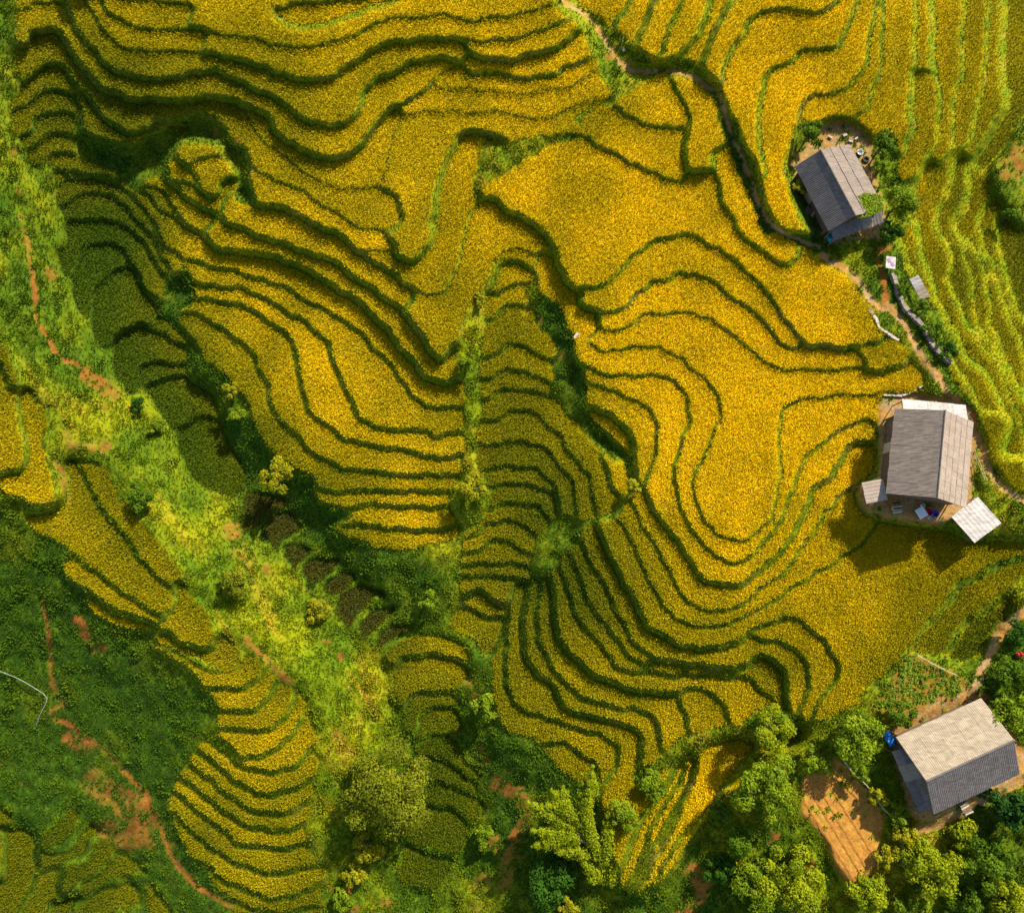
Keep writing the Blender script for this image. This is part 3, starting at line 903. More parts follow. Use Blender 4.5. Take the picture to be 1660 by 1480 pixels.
def plain_mat(name, col, col2=None, scale=3.0, rough=.8, bump=.2, stretch=(1, 1, 1), spec=.2, var=.09):
    """two-colour noise material"""
    m, n, out = new_mat(name)
    d = n.nodes.new('ShaderNodeBsdfPrincipled')
    d.inputs['Roughness'].default_value = rough
    d.inputs['Specular IOR Level'].default_value = spec
    tc = n.nodes.new('ShaderNodeTexCoord')
    mp = n.nodes.new('ShaderNodeMapping')
    mp.inputs['Scale'].default_value = stretch
    nz_ = n.nodes.new('ShaderNodeTexNoise')
    nz_.inputs['Scale'].default_value = scale
    nz_.inputs['Detail'].default_value = 8
    nz_.inputs['Roughness'].default_value = .65
    rp = n.nodes.new('ShaderNodeValToRGB')
    rp.color_ramp.elements[0].position = .32
    rp.color_ramp.elements[1].position = .68
    rp.color_ramp.elements[0].color = (*[c * .8 for c in col], 1)
    rp.color_ramp.elements[1].color = (*[c * .8 for c in (col2 or col)], 1)
    oi = n.nodes.new('ShaderNodeObjectInfo')
    hs = n.nodes.new('ShaderNodeHueSaturation')
    mr = n.nodes.new('ShaderNodeMapRange')
    mr.inputs['To Min'].default_value = 1 - var
    mr.inputs['To Max'].default_value = 1 + var
    n.links.new(oi.outputs['Random'], mr.inputs['Value'])
    n.links.new(mr.outputs[0], hs.inputs['Value'])
    geo = n.nodes.new('ShaderNodeNewGeometry')
    n.links.new(geo.outputs['Position'], mp.inputs[0])
    n.links.new(mp.outputs[0], nz_.inputs['Vector'])
    n.links.new(nz_.outputs['Fac'], rp.inputs[0])
    n.links.new(rp.outputs[0], hs.inputs['Color'])
    n.links.new(hs.outputs[0], d.inputs['Base Color'])
    if bump:
        b = n.nodes.new('ShaderNodeBump')
        b.inputs['Strength'].default_value = bump
        b.inputs['Distance'].default_value = .05
        n.links.new(nz_.outputs['Fac'], b.inputs['Height'])
        n.links.new(b.outputs[0], d.inputs['Normal'])
    n.links.new(d.outputs[0], out.inputs[0])
    return m


M_ground = attr_mat('ground', 'gcol', noise=.38, nscale=2.2, bump=.6, bscale=3.0)
M_rice = attr_mat('rice', 'rcol', transl=.4, rough=.8)
M_grass = attr_mat('grass', 'rcol', transl=.3, rough=.8)
M_leaf = attr_mat('leaf', 'rcol', transl=.35, rough=.65)
M_bark = plain_mat('bark', (.10, .07, .04), (.2, .15, .09), 6, bump=.5)

# ---------------------------------------------------------------- ground colours


def L3(*c):
    return np.array(c, float)


gy, gx = np.gradient(ZG)
slope = np.hypot(gx, gy) / GS                    # metres per photo pixel
steep = np.clip((slope - .016) / .022, 0, 1)
n1 = blur(rs_.randn(NY, NX), 3, 2)
n1 = np.clip(.5 + n1 / n1.std() * .25, 0, 1)
n2 = blur(rs_.randn(NY, NX), 14, 2)
n2 = np.clip(.5 + n2 / n2.std() * .28, 0, 1)
n3 = blur(rs_.randn(NY, NX), 40, 2)
n3 = np.clip(.5 + n3 / n3.std() * .28, 0, 1)


ns = rs_.randn(NY, NX)                            # streaks down the open slopes
for k in (1, 2, 4, 8):
    ns = (ns + np.roll(np.roll(ns, 3 * k, 0), 2 * k, 1)) / 2
ns = blur(ns, 1, 2)
ns = np.clip(.5 + ns / ns.std() * .28, 0, 1)


def mix(a, b, t):
    t = t[..., None] if hasattr(t, 'ndim') else t
    return a * (1 - t) + b * t


GREEN_D, GREEN_M, GREEN_B, GREEN_Y = L3(.022, .052, .003), L3(.050, .095, .004), L3(.112, .160, .002), L3(.26, .215, .002)
RICE_G, RICE_M, RICE_Y = L3(.048, .084, .003), L3(.31, .245, .002), L3(.70, .455, .002)
EARTH_R, EARTH_P, EARTH_Y = L3(.20, .068, .012), L3(.26, .165, .08), L3(.27, .135, .028)
# wild ground greens, lush to sun-dried; lower left darkened in colour for its shade
dry_lit = np.clip(field(nums("20,100,.55 30,300,.45 80,500,.45 150,620,.6 250,800,.65 350,950,.85 500,1050,.95 600,1100,.85 520,1250,.9 600,1400,.6 770,600,1.3 760,750,1.2 780,450,1.2 820,260,.6 1020,130,.85 950,640,.2 880,540,.15 900,900,.3 300,220,.15 270,480,.1 350,650,.15 450,800,.1 600,900,.15 680,920,.35 700,1000,.3 100,1000,-.05 200,1150,-.1 100,1250,-.2 250,1250,-.05 300,1400,-.1 50,1450,-.15 150,1350,-.2 20,1150,-.2 30,1300,-.2 780,1200,.25 850,1350,.25 950,1250,.3 1100,1200,.9 1050,1350,.7 1250,1200,.8 1150,1400,.4 1300,1430,.85 1500,1420,.9 1600,1420,.3 1450,1180,.6 1640,1100,.4 1500,500,.5 1450,380,.6 1600,750,.8 1650,320,.6 1300,230,.3"), 80), 0, 1)
veg = mix(mix(GREEN_D, GREEN_M, n1), mix(GREEN_B, GREEN_Y, np.clip(n2 * .5 + ns * .3 - .12, 0, 1)), np.clip(dry_lit * .85 + (n2 - .5) * .5 + (ns - .5) * .25 - .08, 0, 1))
veg = mix(veg, mix(GREEN_M, GREEN_B, n1), np.clip(blur(pm, 3, 2) * 1.5, 0, .75))
veg = mix(veg, L3(.30, .14, .02), np.clip((dry_lit - .45) * 1.2, 0, .6) * np.clip((ns - .62) * 4, 0, 1) * np.clip(n2 * 2 - .6, 0, 1))
rpn = np.clip(RP + (.15 + .85 * RP) * ((n2 - .5) * .26 + (n1 - .5) * .1 + rs_.uniform(-.13, .13, NL)[lab]), 0, 1)
tone = (.86 + .28 * n3 * .5 + .28 * n2 * .5)[..., None]
ricec = tone * np.where((rpn < .5)[..., None], mix(RICE_G, RICE_M, np.clip(rpn * 2, 0, 1) ** 1.35), mix(RICE_M, RICE_Y, np.clip(rpn * 2 - 1, 0, 1)))
ricec = mix(ricec, mix(L3(.060, .046, .008), L3(.075, .070, .008), n1), brown_plots * .9)
UU, VV = np.meshgrid(np.arange(NX) * GS + U0, np.arange(NY) * GS + V0)
RB = np.maximum(RP, blur(((UU > 1440) & (VV < 1100)).astype(float), 20, 2) * 1.15)      # sun-dried grass on the eastern banks, sunlit brightness put into the colour
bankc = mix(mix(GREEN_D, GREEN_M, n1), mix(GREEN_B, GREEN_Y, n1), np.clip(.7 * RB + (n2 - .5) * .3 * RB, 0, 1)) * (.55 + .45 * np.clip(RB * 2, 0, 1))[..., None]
bankc = mix(bankc, L3(.12, .10, .02), np.clip((n1 * .5 + n2 * .7 - .75) * 3, 0, .6) * RP)
croph = blur((lab > 0).astype(float), 1, 1)
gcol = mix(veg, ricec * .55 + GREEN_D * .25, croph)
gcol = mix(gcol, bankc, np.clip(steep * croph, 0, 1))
n0 = blur(rs_.randn(NY, NX), 1, 2)
n0 = n0 / n0.std()
so = np.clip((soil * 1.35 - .16 - n1 * .65 - n0 * .2) * 1.3, 0, 1)
gm = np.zeros((NY, NX))
for k in ('house_a', 'house_b', 'house_c'):
    gm = np.maximum(gm, blur(pads[k].astype(float), 6, 1))
for s_, w__, c_ in PATHS[:4]:
    sl, d_ = near_line(s_, w__ * 1.5)
    gm[sl] = np.maximum(gm[sl], np.clip(1.5 - d_ / (w__ * 1.5), 0, 1))
earth = mix(mix(EARTH_R, EARTH_R * .55 + GREEN_D, n2), mix(EARTH_Y, EARTH_P, n1), np.clip(gm, 0, 1))
earth = mix(earth, mix(L3(.26, .115, .02), L3(.34, .16, .03), n1), blur(pads['tilled'].astype(float), 1))
gcol = mix(gcol, earth, so)

# ---------------------------------------------------------------- hills and their terraces
HILLS = {
    'upper_hill': ("rice terraces stepping down the upper left hillside, golden with dark green risers", [(600, 60), (300, 60), (700, 250), (450, 250), (600, 450), (450, 550), (650, 700), (650, 850), (350, 330), (700, 400)]),
    'central_hill': ("broad golden rice terraces on the spur between the footpath and the gully", [(1000, 300), (1150, 220), (1200, 480), (1200, 700), (1350, 600), (1000, 640), (1050, 850), (1300, 850), (1400, 950), (1150, 950), (1000, 1000), (1100, 1100), (900, 1080), (950, 1200), (1300, 1080)]),
    'path_hill': ("golden rice terraces and yards above the footpath along the crest", [(1100, 40), (1250, 100), (1350, 250), (1230, 300), (1440, 420), (1500, 560), (1600, 780), (1500, 740)]),
    'eastern_hill': ("narrow sunlit rice terraces falling away to the right of the houses", [(1500, 120), (1560, 300), (1560, 450), (1620, 600), (1640, 200)]),
    'gully_terrain': ("shaded gully of small stacked terraces between the two golden hillsides", [(850, 480), (850, 620), (850, 750), (930, 760), (820, 880), (780, 980), (770, 650), (900, 880)]),
    'valley_terrain': ("dark green valley floor with small terraces one below the other", [(100, 200), (170, 350), (200, 500), (300, 650), (370, 760), (480, 880), (600, 970), (700, 1080), (720, 1250), (700, 1400), (820, 1330)]),
    'ridge_hill': ("ridge with sunlit grassy right side and terraces stepping down its back", [(10, 100), (15, 350), (80, 520), (150, 700), (60, 720), (180, 880), (280, 980), (400, 950), (520, 1080), (420, 1150), (430, 1300), (440, 1440), (580, 1300)]),
    'lower_left_terrain': ("shaded green slope with red earth below the ridge", [(50, 950), (150, 1100), (50, 1250), (200, 1200), (250, 1400), (100, 1400), (330, 1380)]),
    'lower_right_terrain': ("green bushy slope with bare earth yards below the big field", [(1250, 1200), (1550, 1200), (1350, 1350), (1100, 1350), (1550, 1420), (1600, 1050), (1200, 1430), (1500, 1100)]),
}
HN = list(HILLS)
seeds = np.array([[u, v, i] for i, k in enumerate(HN) for u, v in HILLS[k][1]])


def hill_of(u, v):
    d = (np.asarray(u)[..., None] - seeds[:, 0]) ** 2 + (np.asarray(v)[..., None] - seeds[:, 1]) ** 2
    return seeds[d.argmin(-1), 2].astype(int)


SUB = 2
jj = np.arange(0, NY, SUB)
ii = np.arange(0, NX, SUB)
mu, mv = np.meshgrid(ii * GS + U0, jj * GS + V0)
mz = ZG[jj][:, ii]
MV = unproj(mu, mv, mz).reshape(-1, 3)
ml = lab[jj][:, ii]
mh = hill_of(mu, mv)
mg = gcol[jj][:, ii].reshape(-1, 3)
nj, ni = mu.shape
idx = np.arange(nj * ni).reshape(nj, ni)
FQ = np.stack([idx[1:, :-1], idx[1:, 1:], idx[:-1, 1:], idx[:-1, :-1]], -1).reshape(-1, 4)
cz = np.stack([mz[1:, :-1], mz[1:, 1:], mz[:-1, 1:], mz[:-1, :-1]], -1).reshape(-1, 4)
cl = np.stack([ml[1:, :-1], ml[1:, 1:], ml[:-1, 1:], ml[:-1, :-1]], -1).reshape(-1, 4)
FL = cl[np.arange(len(cl)), (cz + (cl > 0) * 1e-4).argmax(1)]
FH = mh[:-1, :-1].ravel()


def sub_mesh(name, sel, mat, parent=None):
    f = FQ[sel]
    u_, inv = np.unique(f, return_inverse=True)
    return mesh_obj(name, MV[u_], inv.reshape(f.shape), mat, parent, {'gcol': mg[u_]}, smooth=True)


hills = {}
for h, k in enumerate(HN):
    o = sub_mesh(k, (FL == 0) & (FH == h), M_ground)
    tag(o, HILLS[k][0], 'hillside', kind='structure')
    hills[h] = o
# each terrace: its bank and bed
cu = np.bincount(lab.ravel(), np.tile(np.arange(NX) * GS + U0, NY), NL) / np.maximum(cnt, 1)
cv = np.bincount(lab.ravel(), np.repeat(np.arange(NY) * GS + V0, NX), NL) / np.maximum(cnt, 1)
order = np.argsort(FL, kind='stable')
bounds = np.searchsorted(FL[order], np.arange(NL + 1))
terr = {}
lab_hill = hill_of(np.clip(cu, 0, 1660), np.clip(cv, 0, 1480))
for l in range(1, NL):
    sel = order[bounds[l]:bounds[l + 1]]
    if len(sel):
        terr[l] = sub_mesh('terrace', sel, M_ground, hills[lab_hill[l]])

# the land beyond the frame
rim = np.concatenate([idx[0, :-1], idx[:-1, -1], idx[-1, :0:-1], idx[:0:-1, 0]])[::3]
c0 = np.array([0, 13.0])
rings = [MV[rim]]
for k, (grow_, dz) in enumerate(((8, -.5), (30, -2.0), (80, -6), (200, -14))):
    p = MV[rim].copy()
    d = p[:, :2] - c0
    d /= np.linalg.norm(d, axis=1)[:, None]
    p[:, :2] += d * grow_
    zz = p[:, 2]
    for _ in range(6 * (k + 1) ** 2):
        zz = (np.roll(zz, 1) + zz + np.roll(zz, -1)) / 3
    p[:, 2] = zz + dz + RNG.randn(len(zz)) * .25 * k
    rings.append(p)
nr = len(rim)
RF = np.vstack([np.stack([k * nr + np.arange(nr), k * nr + (np.arange(nr) + 1) % nr, (k + 1) * nr + (np.arange(nr) + 1) % nr, (k + 1) * nr + np.arange(nr)], 1) for k in range(4)])
RC = mix(GREEN_M, GREEN_Y, RNG.rand(nr * 5))
RC[:nr] = mg[rim]
o = mesh_obj('far_terrain', np.vstack(rings), RF, M_ground, None, {'gcol': RC}, smooth=True)
tag(o, 'green hillside going on all round beyond the terraces', 'hillside', kind='structure')

# ---------------------------------------------------------------- rice and grass


def tufts(P, yaw, size, tall, blades, width, lean, cbase, ctip, low=-.03):
    """P (n,3) tuft feet -> verts (n*blades*4,3), faces, colours; every blade one bent quad"""
    n = len(P)
    b = np.arange(blades)
    a = yaw[:, None] + b[None] * (2 * math.pi / blades) + RNG.uniform(-.5, .5, (n, blades))
    r = size[:, None] * RNG.uniform(.6, 1.3, (n, blades))
    h = tall[:, None] * RNG.uniform(.65, 1.15, (n, blades))
    dx, dy = np.cos(a), np.sin(a)
    w = width * size[:, None] * RNG.uniform(.7, 1.3, (n, blades)) * .5
    V = np.zeros((n, blades, 4, 3), np.float32)
    ax, ay = dx * r * .12, dy * r * .12
    tx, ty = dx * r + lean[0] * h, dy * r + lean[1] * h
    for k, (ox, oy, s_, z_) in enumerate(((ax, ay, -.7, low), (ax, ay, .7, low), (tx, ty, 1., 1.), (tx, ty, -1., 1.))):
        V[:, :, k, 0] = P[:, None, 0] + ox - dy * w * s_
        V[:, :, k, 1] = P[:, None, 1] + oy + dx * w * s_
        V[:, :, k, 2] = P[:, None, 2] + h * z_
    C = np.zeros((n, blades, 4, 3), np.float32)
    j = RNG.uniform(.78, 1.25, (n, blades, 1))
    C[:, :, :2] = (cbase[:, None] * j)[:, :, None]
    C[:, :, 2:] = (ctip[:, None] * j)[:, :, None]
    F = np.arange(n * blades * 4).reshape(-1, 4)
    return V, F, C


def scatter(step, seed):
    r = np.random.RandomState(seed)
    gu = np.arange(-24, 1684, step)
    gv = np.arange(-24, 1504, step)
    u, v = np.meshgrid(gu, gv)
    u = (u + r.uniform(-.5, .5, u.shape) * step).ravel()
    v = (v + r.uniform(-.5, .5, v.shape) * step).ravel()
    i = np.clip(np.round((u - U0) / GS).astype(int), 0, NX - 1)
    j = np.clip(np.round((v - V0) / GS).astype(int), 0, NY - 1)
    return u, v, i, j


def by_label(name, lb, V, C, blades, mat):
    o_ = np.argsort(lb, kind='stable')
    bd = np.searchsorted(lb[o_], np.arange(NL + 1))
    for l in range(1, NL):
        s_ = o_[bd[l]:bd[l + 1]]
        if len(s_) and l in terr:
            v_ = V[s_].reshape(-1, 3)
            ob = mesh_obj(name, v_, np.arange(len(v_)).reshape(-1, 4), mat, terr[l], {'rcol': C[s_].reshape(-1, 3)})
            ob['kind'] = 'stuff'


u, v, i, j = scatter(2.75, 1)
ok = (lab[j, i] > 0) & (slope[j, i] < .029) & (soil[j, i] < .45)
u, v, i, j = u[ok], v[ok], i[ok], j[ok]
P = ground_px(u, v)
n = len(P)
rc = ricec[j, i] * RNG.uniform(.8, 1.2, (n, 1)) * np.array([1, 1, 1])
rc[:, 0] *= RNG.uniform(.9, 1.1, n)
rim_ = np.clip(1 - edge[j, i] / 4.0, 0, 1)[:, None] * .4
rc = rc * (1 - rim_) + GREEN_Y * (.25 + .95 * RP[j, i][:, None]) * rim_
tallm = RNG.uniform(.30, .46, n)
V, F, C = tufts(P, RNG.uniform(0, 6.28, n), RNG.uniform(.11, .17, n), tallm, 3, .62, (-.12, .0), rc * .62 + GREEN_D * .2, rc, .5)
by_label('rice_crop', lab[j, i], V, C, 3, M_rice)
print('rice tufts', n)

u, v, i, j = scatter(3.9, 2)
ok = (lab[j, i] > 0) & (slope[j, i] >= .026) & (soil[j, i] < .4)
u, v, i, j = u[ok], v[ok], i[ok], j[ok]
P = ground_px(u, v)
n = len(P)
bc = bankc[j, i] * RNG.uniform(.7, 1.3, (n, 1))
V, F, C = tufts(P, RNG.uniform(0, 6.28, n), RNG.uniform(.12, .2, n), RNG.uniform(.10, .24, n), 3, .5, (0, 0), bc * .7, bc)
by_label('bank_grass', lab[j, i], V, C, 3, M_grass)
print('bank tufts', n)

u, v, i, j = scatter(3.9, 3)
ok = (lab[j, i] == 0) & (RNG.rand(len(u)) > so[j, i] * 1.5 - .1) & (RNG.rand(len(u)) < .45 + .55 * n1[j, i])
u, v, i, j = u[ok], v[ok], i[ok], j[ok]
P = ground_px(u, v)
n = len(P)
vc = veg[j, i] * RNG.uniform(.8, 1.2, (n, 1))
big = np.clip(n1[j, i] * 1.5 - .3, .2, 1.2) * RNG.uniform(.6, 1.3, n)
V, F, C = tufts(P, RNG.uniform(0, 6.28, n), .12 + .10 * big, .05 + .20 * big, 4, .6, (0, 0), vc * .7, vc, .15)
vv_ = V.reshape(-1, 3)
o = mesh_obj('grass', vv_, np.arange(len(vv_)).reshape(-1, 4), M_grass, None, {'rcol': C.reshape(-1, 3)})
tag(o, 'rough green grass and weeds covering the uncultivated slopes and banks', 'grass', kind='stuff')
print('grass tufts', n)

# ---------------------------------------------------------------- houses
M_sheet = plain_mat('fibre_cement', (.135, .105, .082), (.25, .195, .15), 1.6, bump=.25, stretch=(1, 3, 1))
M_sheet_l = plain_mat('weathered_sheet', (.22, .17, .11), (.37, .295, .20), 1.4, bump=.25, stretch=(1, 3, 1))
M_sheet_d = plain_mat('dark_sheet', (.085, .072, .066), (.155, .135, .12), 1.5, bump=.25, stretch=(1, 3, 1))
M_tan = plain_mat('tan_sheet', (.27, .205, .15), (.36, .28, .21), 2.0, bump=.15)
M_white = plain_mat('pale_sheet', (.26, .22, .18), (.50, .46, .42), 1.1, bump=.2, stretch=(1, 3, 1))
M_wood = plain_mat('timber', (.09, .06, .035), (.20, .14, .085), 3, bump=.4, stretch=(6, 6, .5))
M_pole = plain_mat('bamboo_pole', (.38, .30, .17), (.50, .42, .27), 4, bump=.2)
M_stone = plain_mat('stone', (.17, .13, .095), (.30, .245, .18), 5, bump=.5)
M_stone_l = plain_mat('pale_stone', (.30, .24, .19), (.44, .37, .30), 5, bump=.5)
M_teal = plain_mat('teal_tarp', (.02, .20, .22), (.04, .28, .30), 3)
M_blue = plain_mat('blue_tarp', (.02, .16, .48), (.03, .22, .58), 3, rough=.5)
M_red = plain_mat('red_plastic', (.5, .02, .02), (.6, .03, .03), 3, rough=.4)
M_bluep = plain_mat('blue_plastic', (.03, .05, .35), (.04, .07, .45), 3, rough=.4)
M_whitep = plain_mat('white_plastic', (.65, .65, .63), (.75, .75, .73), 3, rough=.4)
M_rubber = plain_mat('rubber', (.03, .03, .03), (.05, .05, .05), 3)
M_dark = plain_mat('dark_cloth', (.02, .02, .025), (.04, .04, .04), 3)
M_pipe = plain_mat('pipe', (.16, .19, .15), (.27, .30, .25), 3)


def sheet_mesh(name, lx, ly, waves, mat, thick=.02, amp=.013):
    """corrugated roofing sheet: lx across the waves, ly down the slope"""
    n = waves * 2 + 1
    V, F = [], []
    for k in range(n):
        x = -lx / 2 + lx * k / (n - 1)
        z = amp if k % 2 else -amp
        for y in (-ly / 2, ly / 2):
            V += [(x, y, z), (x, y, z - thick)]
    for k in range(n - 1):
        a, b = 4 * k, 4 * k + 4
        F += [(a, b, b + 2, a + 2), (a + 1, a + 3, b + 3, b + 1), (a, a + 1, b + 1, b), (a + 2, b + 2, b + 3, a + 3)]
    F += [(0, 2, 3, 1), (4 * n - 4, 4 * n - 3, 4 * n - 1, 4 * n - 2)]
    me = bpy.data.meshes.new(name)
    me.from_pydata(V, [], F)
    me.update()
    me.materials.append(mat)
    return me


def lay_sheets(roof, meshes, origin, ex, ey, nx, ny, lx, ly, name='roof_sheet', jit=.03, rng=None):
    """lay nx by ny sheets from origin; ex along the eave, ey up the slope (unit vectors)"""
    from mathutils import Matrix, Vector
    rng = rng or random
    ex, ey = Vector(ex), Vector(ey)
    ez = ex.cross(ey)
    for b in range(ny):
        for a in range(nx):
            p = Vector(origin) + ex * (lx * (a + .5)) + ey * (ly * (b + .5)) + ez * (.012 * (a % 2) + .02 + rng.uniform(0, jit) * .6)
            p += ey * rng.uniform(-jit, jit)
            o = link(name, rng.choice(meshes), roof)
            m = Matrix((ex, ey, ez)).transposed().to_4x4()
            tilt = Matrix.Rotation(.035, 4, 'X')       # upper sheets lap over lower ones
            o.matrix_local = Matrix.Translation(p) @ m @ tilt @ Matrix.Rotation(rng.uniform(-.012, .012), 4, 'Z')


def gable_house(name, label, ridge_px, eaveL_px, eaveR_px, z0, eave_h, rise, nx, ny, matsL, matsR, seed):
    """plan read off the roof's corners at eave and ridge height"""
    r = random.Random(seed)
    zE, zR = z0 + eave_h, z0 + eave_h + rise
    L = [unproj(*p, zE) for p in eaveL_px]
    R = [unproj(*p, zE) for p in eaveR_px]
    K = [unproj(*p, zR) for p in ridge_px]
    d = (K[1] - K[0] + L[1] - L[0] + R[1] - R[0])[:2]
    ang = math.atan2(d[1], d[0])
    ux = np.array([math.cos(ang), math.sin(ang)])
    uy = np.array([-ux[1], ux[0]])
    c = np.mean([p[:2] for p in L + R], axis=0)
    along = [(p[:2] - c) @ ux for p in L + R + K]
    half = np.mean([abs(a) for a in along])
    wl = np.mean([(p[:2] - c) @ uy for p in L])
    wr = np.mean([(p[:2] - c) @ uy for p in R])
    kr = np.mean([(p[:2] - c) @ uy for p in K])
    o = empty(name, (c[0], c[1], z0), ang)
    tag(o, label, 'house')
    over, t = .55, .12
    ye, yr = (max(wl, wr) - over), (min(wl, wr) + over)
    x0 = half - .5

    def gz(y):                                          # roof underside over y
        return eave_h + rise * (max(wl, wr) - y) / (max(wl, wr) - kr) if y > kr else eave_h + rise * (y - min(wl, wr)) / (kr - min(wl, wr))
    for sx in (-1, 1):                                   # gable walls of upright boards
        w = MB()
        n = 12
        P = [(sx * x0, yr, -.3), (sx * x0, ye, -.3), (sx * x0, ye, gz(ye) - .06), (sx * x0, kr, eave_h + rise - .08), (sx * x0, yr, gz(yr) - .06)]
        Q = [(p[0] - sx * .1, p[1], p[2]) for p in P]
        w.poly(P + Q, [(0, 1, 2, 3, 4), (9, 8, 7, 6, 5)] + [(i, 5 + i, 5 + (i + 1) % 5, (i + 1) % 5) for i in range(5)])
        w.build('wall', M_wood, o)
    for y in (ye - .06, yr + .06):
        w = MB()
        w.box((0, y, (gz(y) - .06 - .3) / 2 - .02), (2 * x0 - .24, .1, gz(y) + .2))
        w.build('wall', M_wood, o)
    mb = MB()
    for sx in (-1, 1):
        for y in (ye + .25, yr - .25):
            mb = MB()
            mb.tube([(sx * (x0 - .1), y, -.2), (sx * (x0 - .1), y, gz(y) - .05)], .08)
            mb.build('post', M_wood, o)
    d_ = MB()
    d_.box((-x0 * .2, yr + .02, .95), (1.1, .05, 1.9))
    d_.build('door', M_pole, o)
    roof = MB()
    roof.tube([(-half - .05, kr, eave_h + rise + .07), (half + .05, kr, eave_h + rise + .07)], .11)
    ro = roof.build('roof', matsR[0], o)
    tag(ro, 'ridge cap over two slopes of weathered roofing sheets')
    for ysgn, ye_, mats in ((1, max(wl, wr), matsL if wl > wr else matsR), (-1, min(wl, wr), matsR if wl > wr else matsL)):
        run = abs(ye_ - kr)
        sl = math.hypot(run, rise)
        lx, ly = 2 * half / nx, sl / ny
        ms = [sheet_mesh('roof_sheet', lx * 1.03, ly * 1.12, 5, m) for m in mats]
        ey = (0, -ysgn * run / sl, rise / sl)
        ex = (-1, 0, 0) if ysgn > 0 else (1, 0, 0)
        lay_sheets(ro, ms, (half * (1 if ysgn > 0 else -1), ye_, eave_h), ex, ey, nx, ny, lx, ly, rng=r)
    for y in (ye + .1, yr - .1, (ye + kr) / 2, (yr + kr) / 2):
        b = MB()
        b.box((0, y, gz(y) - .12), (2 * half - .1, .1, .1))
        b.build('purlin', M_wood, o)
    return o, dict(ang=ang, ux=ux, uy=uy, c=c, half=half, z0=z0)


def px_slab(name, px, zs_, mat, parent, thick=.05):
    """flat sheet over pixel corners at given heights (world), as a part or a thing"""
    P = [unproj(u, v, z) for (u, v), z in zip(px, zs_)]
    off = np.array(parent.matrix_world.translation) if parent is not None else np.zeros(3)
    if parent is not None:
        a = -parent.rotation_euler.z
        rot = np.array([[math.cos(a), -math.sin(a), 0], [math.sin(a), math.cos(a), 0], [0, 0, 1]])
        P = [rot @ (p - np.array(parent.location)) for p in P]
    n = len(P)
    m = MB()
    m.poly([tuple(p) for p in P] + [(p[0], p[1], p[2] - thick) for p in P], [tuple(range(n)), tuple(range(2 * n - 1, n - 1, -1))] + [(i, n + i, n + (i + 1) % n, (i + 1) % n) for i in range(n)])
    return m.build(name, mat, parent)


zA, zB, zC = pad_z['house_a'], pad_z['house_b'], pad_z['house_c']


def sheeted_slab(name, label, cat, corners, zs_, nx, ny, mats, parent=None, posts=True, seed=1, waves=3):
    """a lean-to or shed roof: posts, rafters and a grid of sheets between four pixel corners (a-b low edge, d-c high edge)"""
    A, B, C, D = [unproj(u, v, z) for (u, v), z in zip(corners, zs_)]
    base = (A + B + C + D) / 4
    gz_ = ground_z(base[0], base[1])
    if parent is None:
        o = empty(name, (base[0], base[1], gz_))
        tag(o, label, cat)
        off = np.array([base[0], base[1], gz_])
        rot = np.eye(3)
    else:
        a = -parent.rotation_euler.z
        rot = np.array([[math.cos(a), -math.sin(a), 0], [math.sin(a), math.cos(a), 0], [0, 0, 1]])
        off = np.array(parent.location)
        o = parent
    A, B, C, D = [rot @ (p - off) for p in (A, B, C, D)]
    gl = gz_ - off[2]
    fr = MB()
    for p, q in ((A, B), (D, C), (A, D), (B, C)):
        fr.tube([p - [0, 0, .1], q - [0, 0, .1]], .045, 5)
    ro = fr.build('roof' if parent is None else 'lean_to_roof', M_wood, o)
    for k, p in enumerate((A, B, C, D) if posts else ()):
        q = p * .97 + (A + B + C + D) / 4 * .03
        MB().tube([(q[0], q[1], gl - .3), (q[0], q[1], p[2] - .08)], .055).build('post', M_wood, o)
    ex = (B - A + C - D) / 2
    ey = (D - A + C - B) / 2
    lx, ly = np.linalg.norm(ex) / nx, np.linalg.norm(ey) / ny
    exn = ex / np.linalg.norm(ex)
    eyn = ey - exn * (ey @ exn)
    eyn /= np.linalg.norm(eyn)
    r = random.Random(seed)
    ms = [sheet_mesh('roof_sheet', lx * 1.03, ly * 1.08, waves, m) for m in mats]
    lay_sheets(ro, ms, tuple((A + B + C + D) / 4 - ex / 2 - eyn * np.linalg.norm(ey) / 2), tuple(exn), tuple(eyn), nx, ny, lx, ly, rng=r)
    return o


def roof_leaves(parent, px, z, n, colour, name='creeper', label=None):
    """leafy creeper spread over part of a roof"""
    p = np.array(px, float)
    lo, hi = p.min(0), p.max(0)
    r = np.random.RandomState(3)
    m = fill_poly(p)
    q = r.uniform(lo, hi, (n * 2, 2))
    ok = m[((q[:, 1] - V0) / GS).astype(int), ((q[:, 0] - U0) / GS).astype(int)]
    q = q[ok][:n]
    P = unproj(q[:, 0], q[:, 1], z + r.uniform(-.1, .25, len(q)))
    a = -parent.rotation_euler.z
    rot = np.array([[math.cos(a), -math.sin(a), 0], [math.sin(a), math.cos(a), 0], [0, 0, 1]])
    P = (P - np.array(parent.location)) @ rot.T
    return leaf_mesh(name, P, r.randn(len(P), 3) * .6 + [0, 0, 1], .2, np.array(colour) * r.uniform(.6, 1.4, (len(P), 1)), parent)


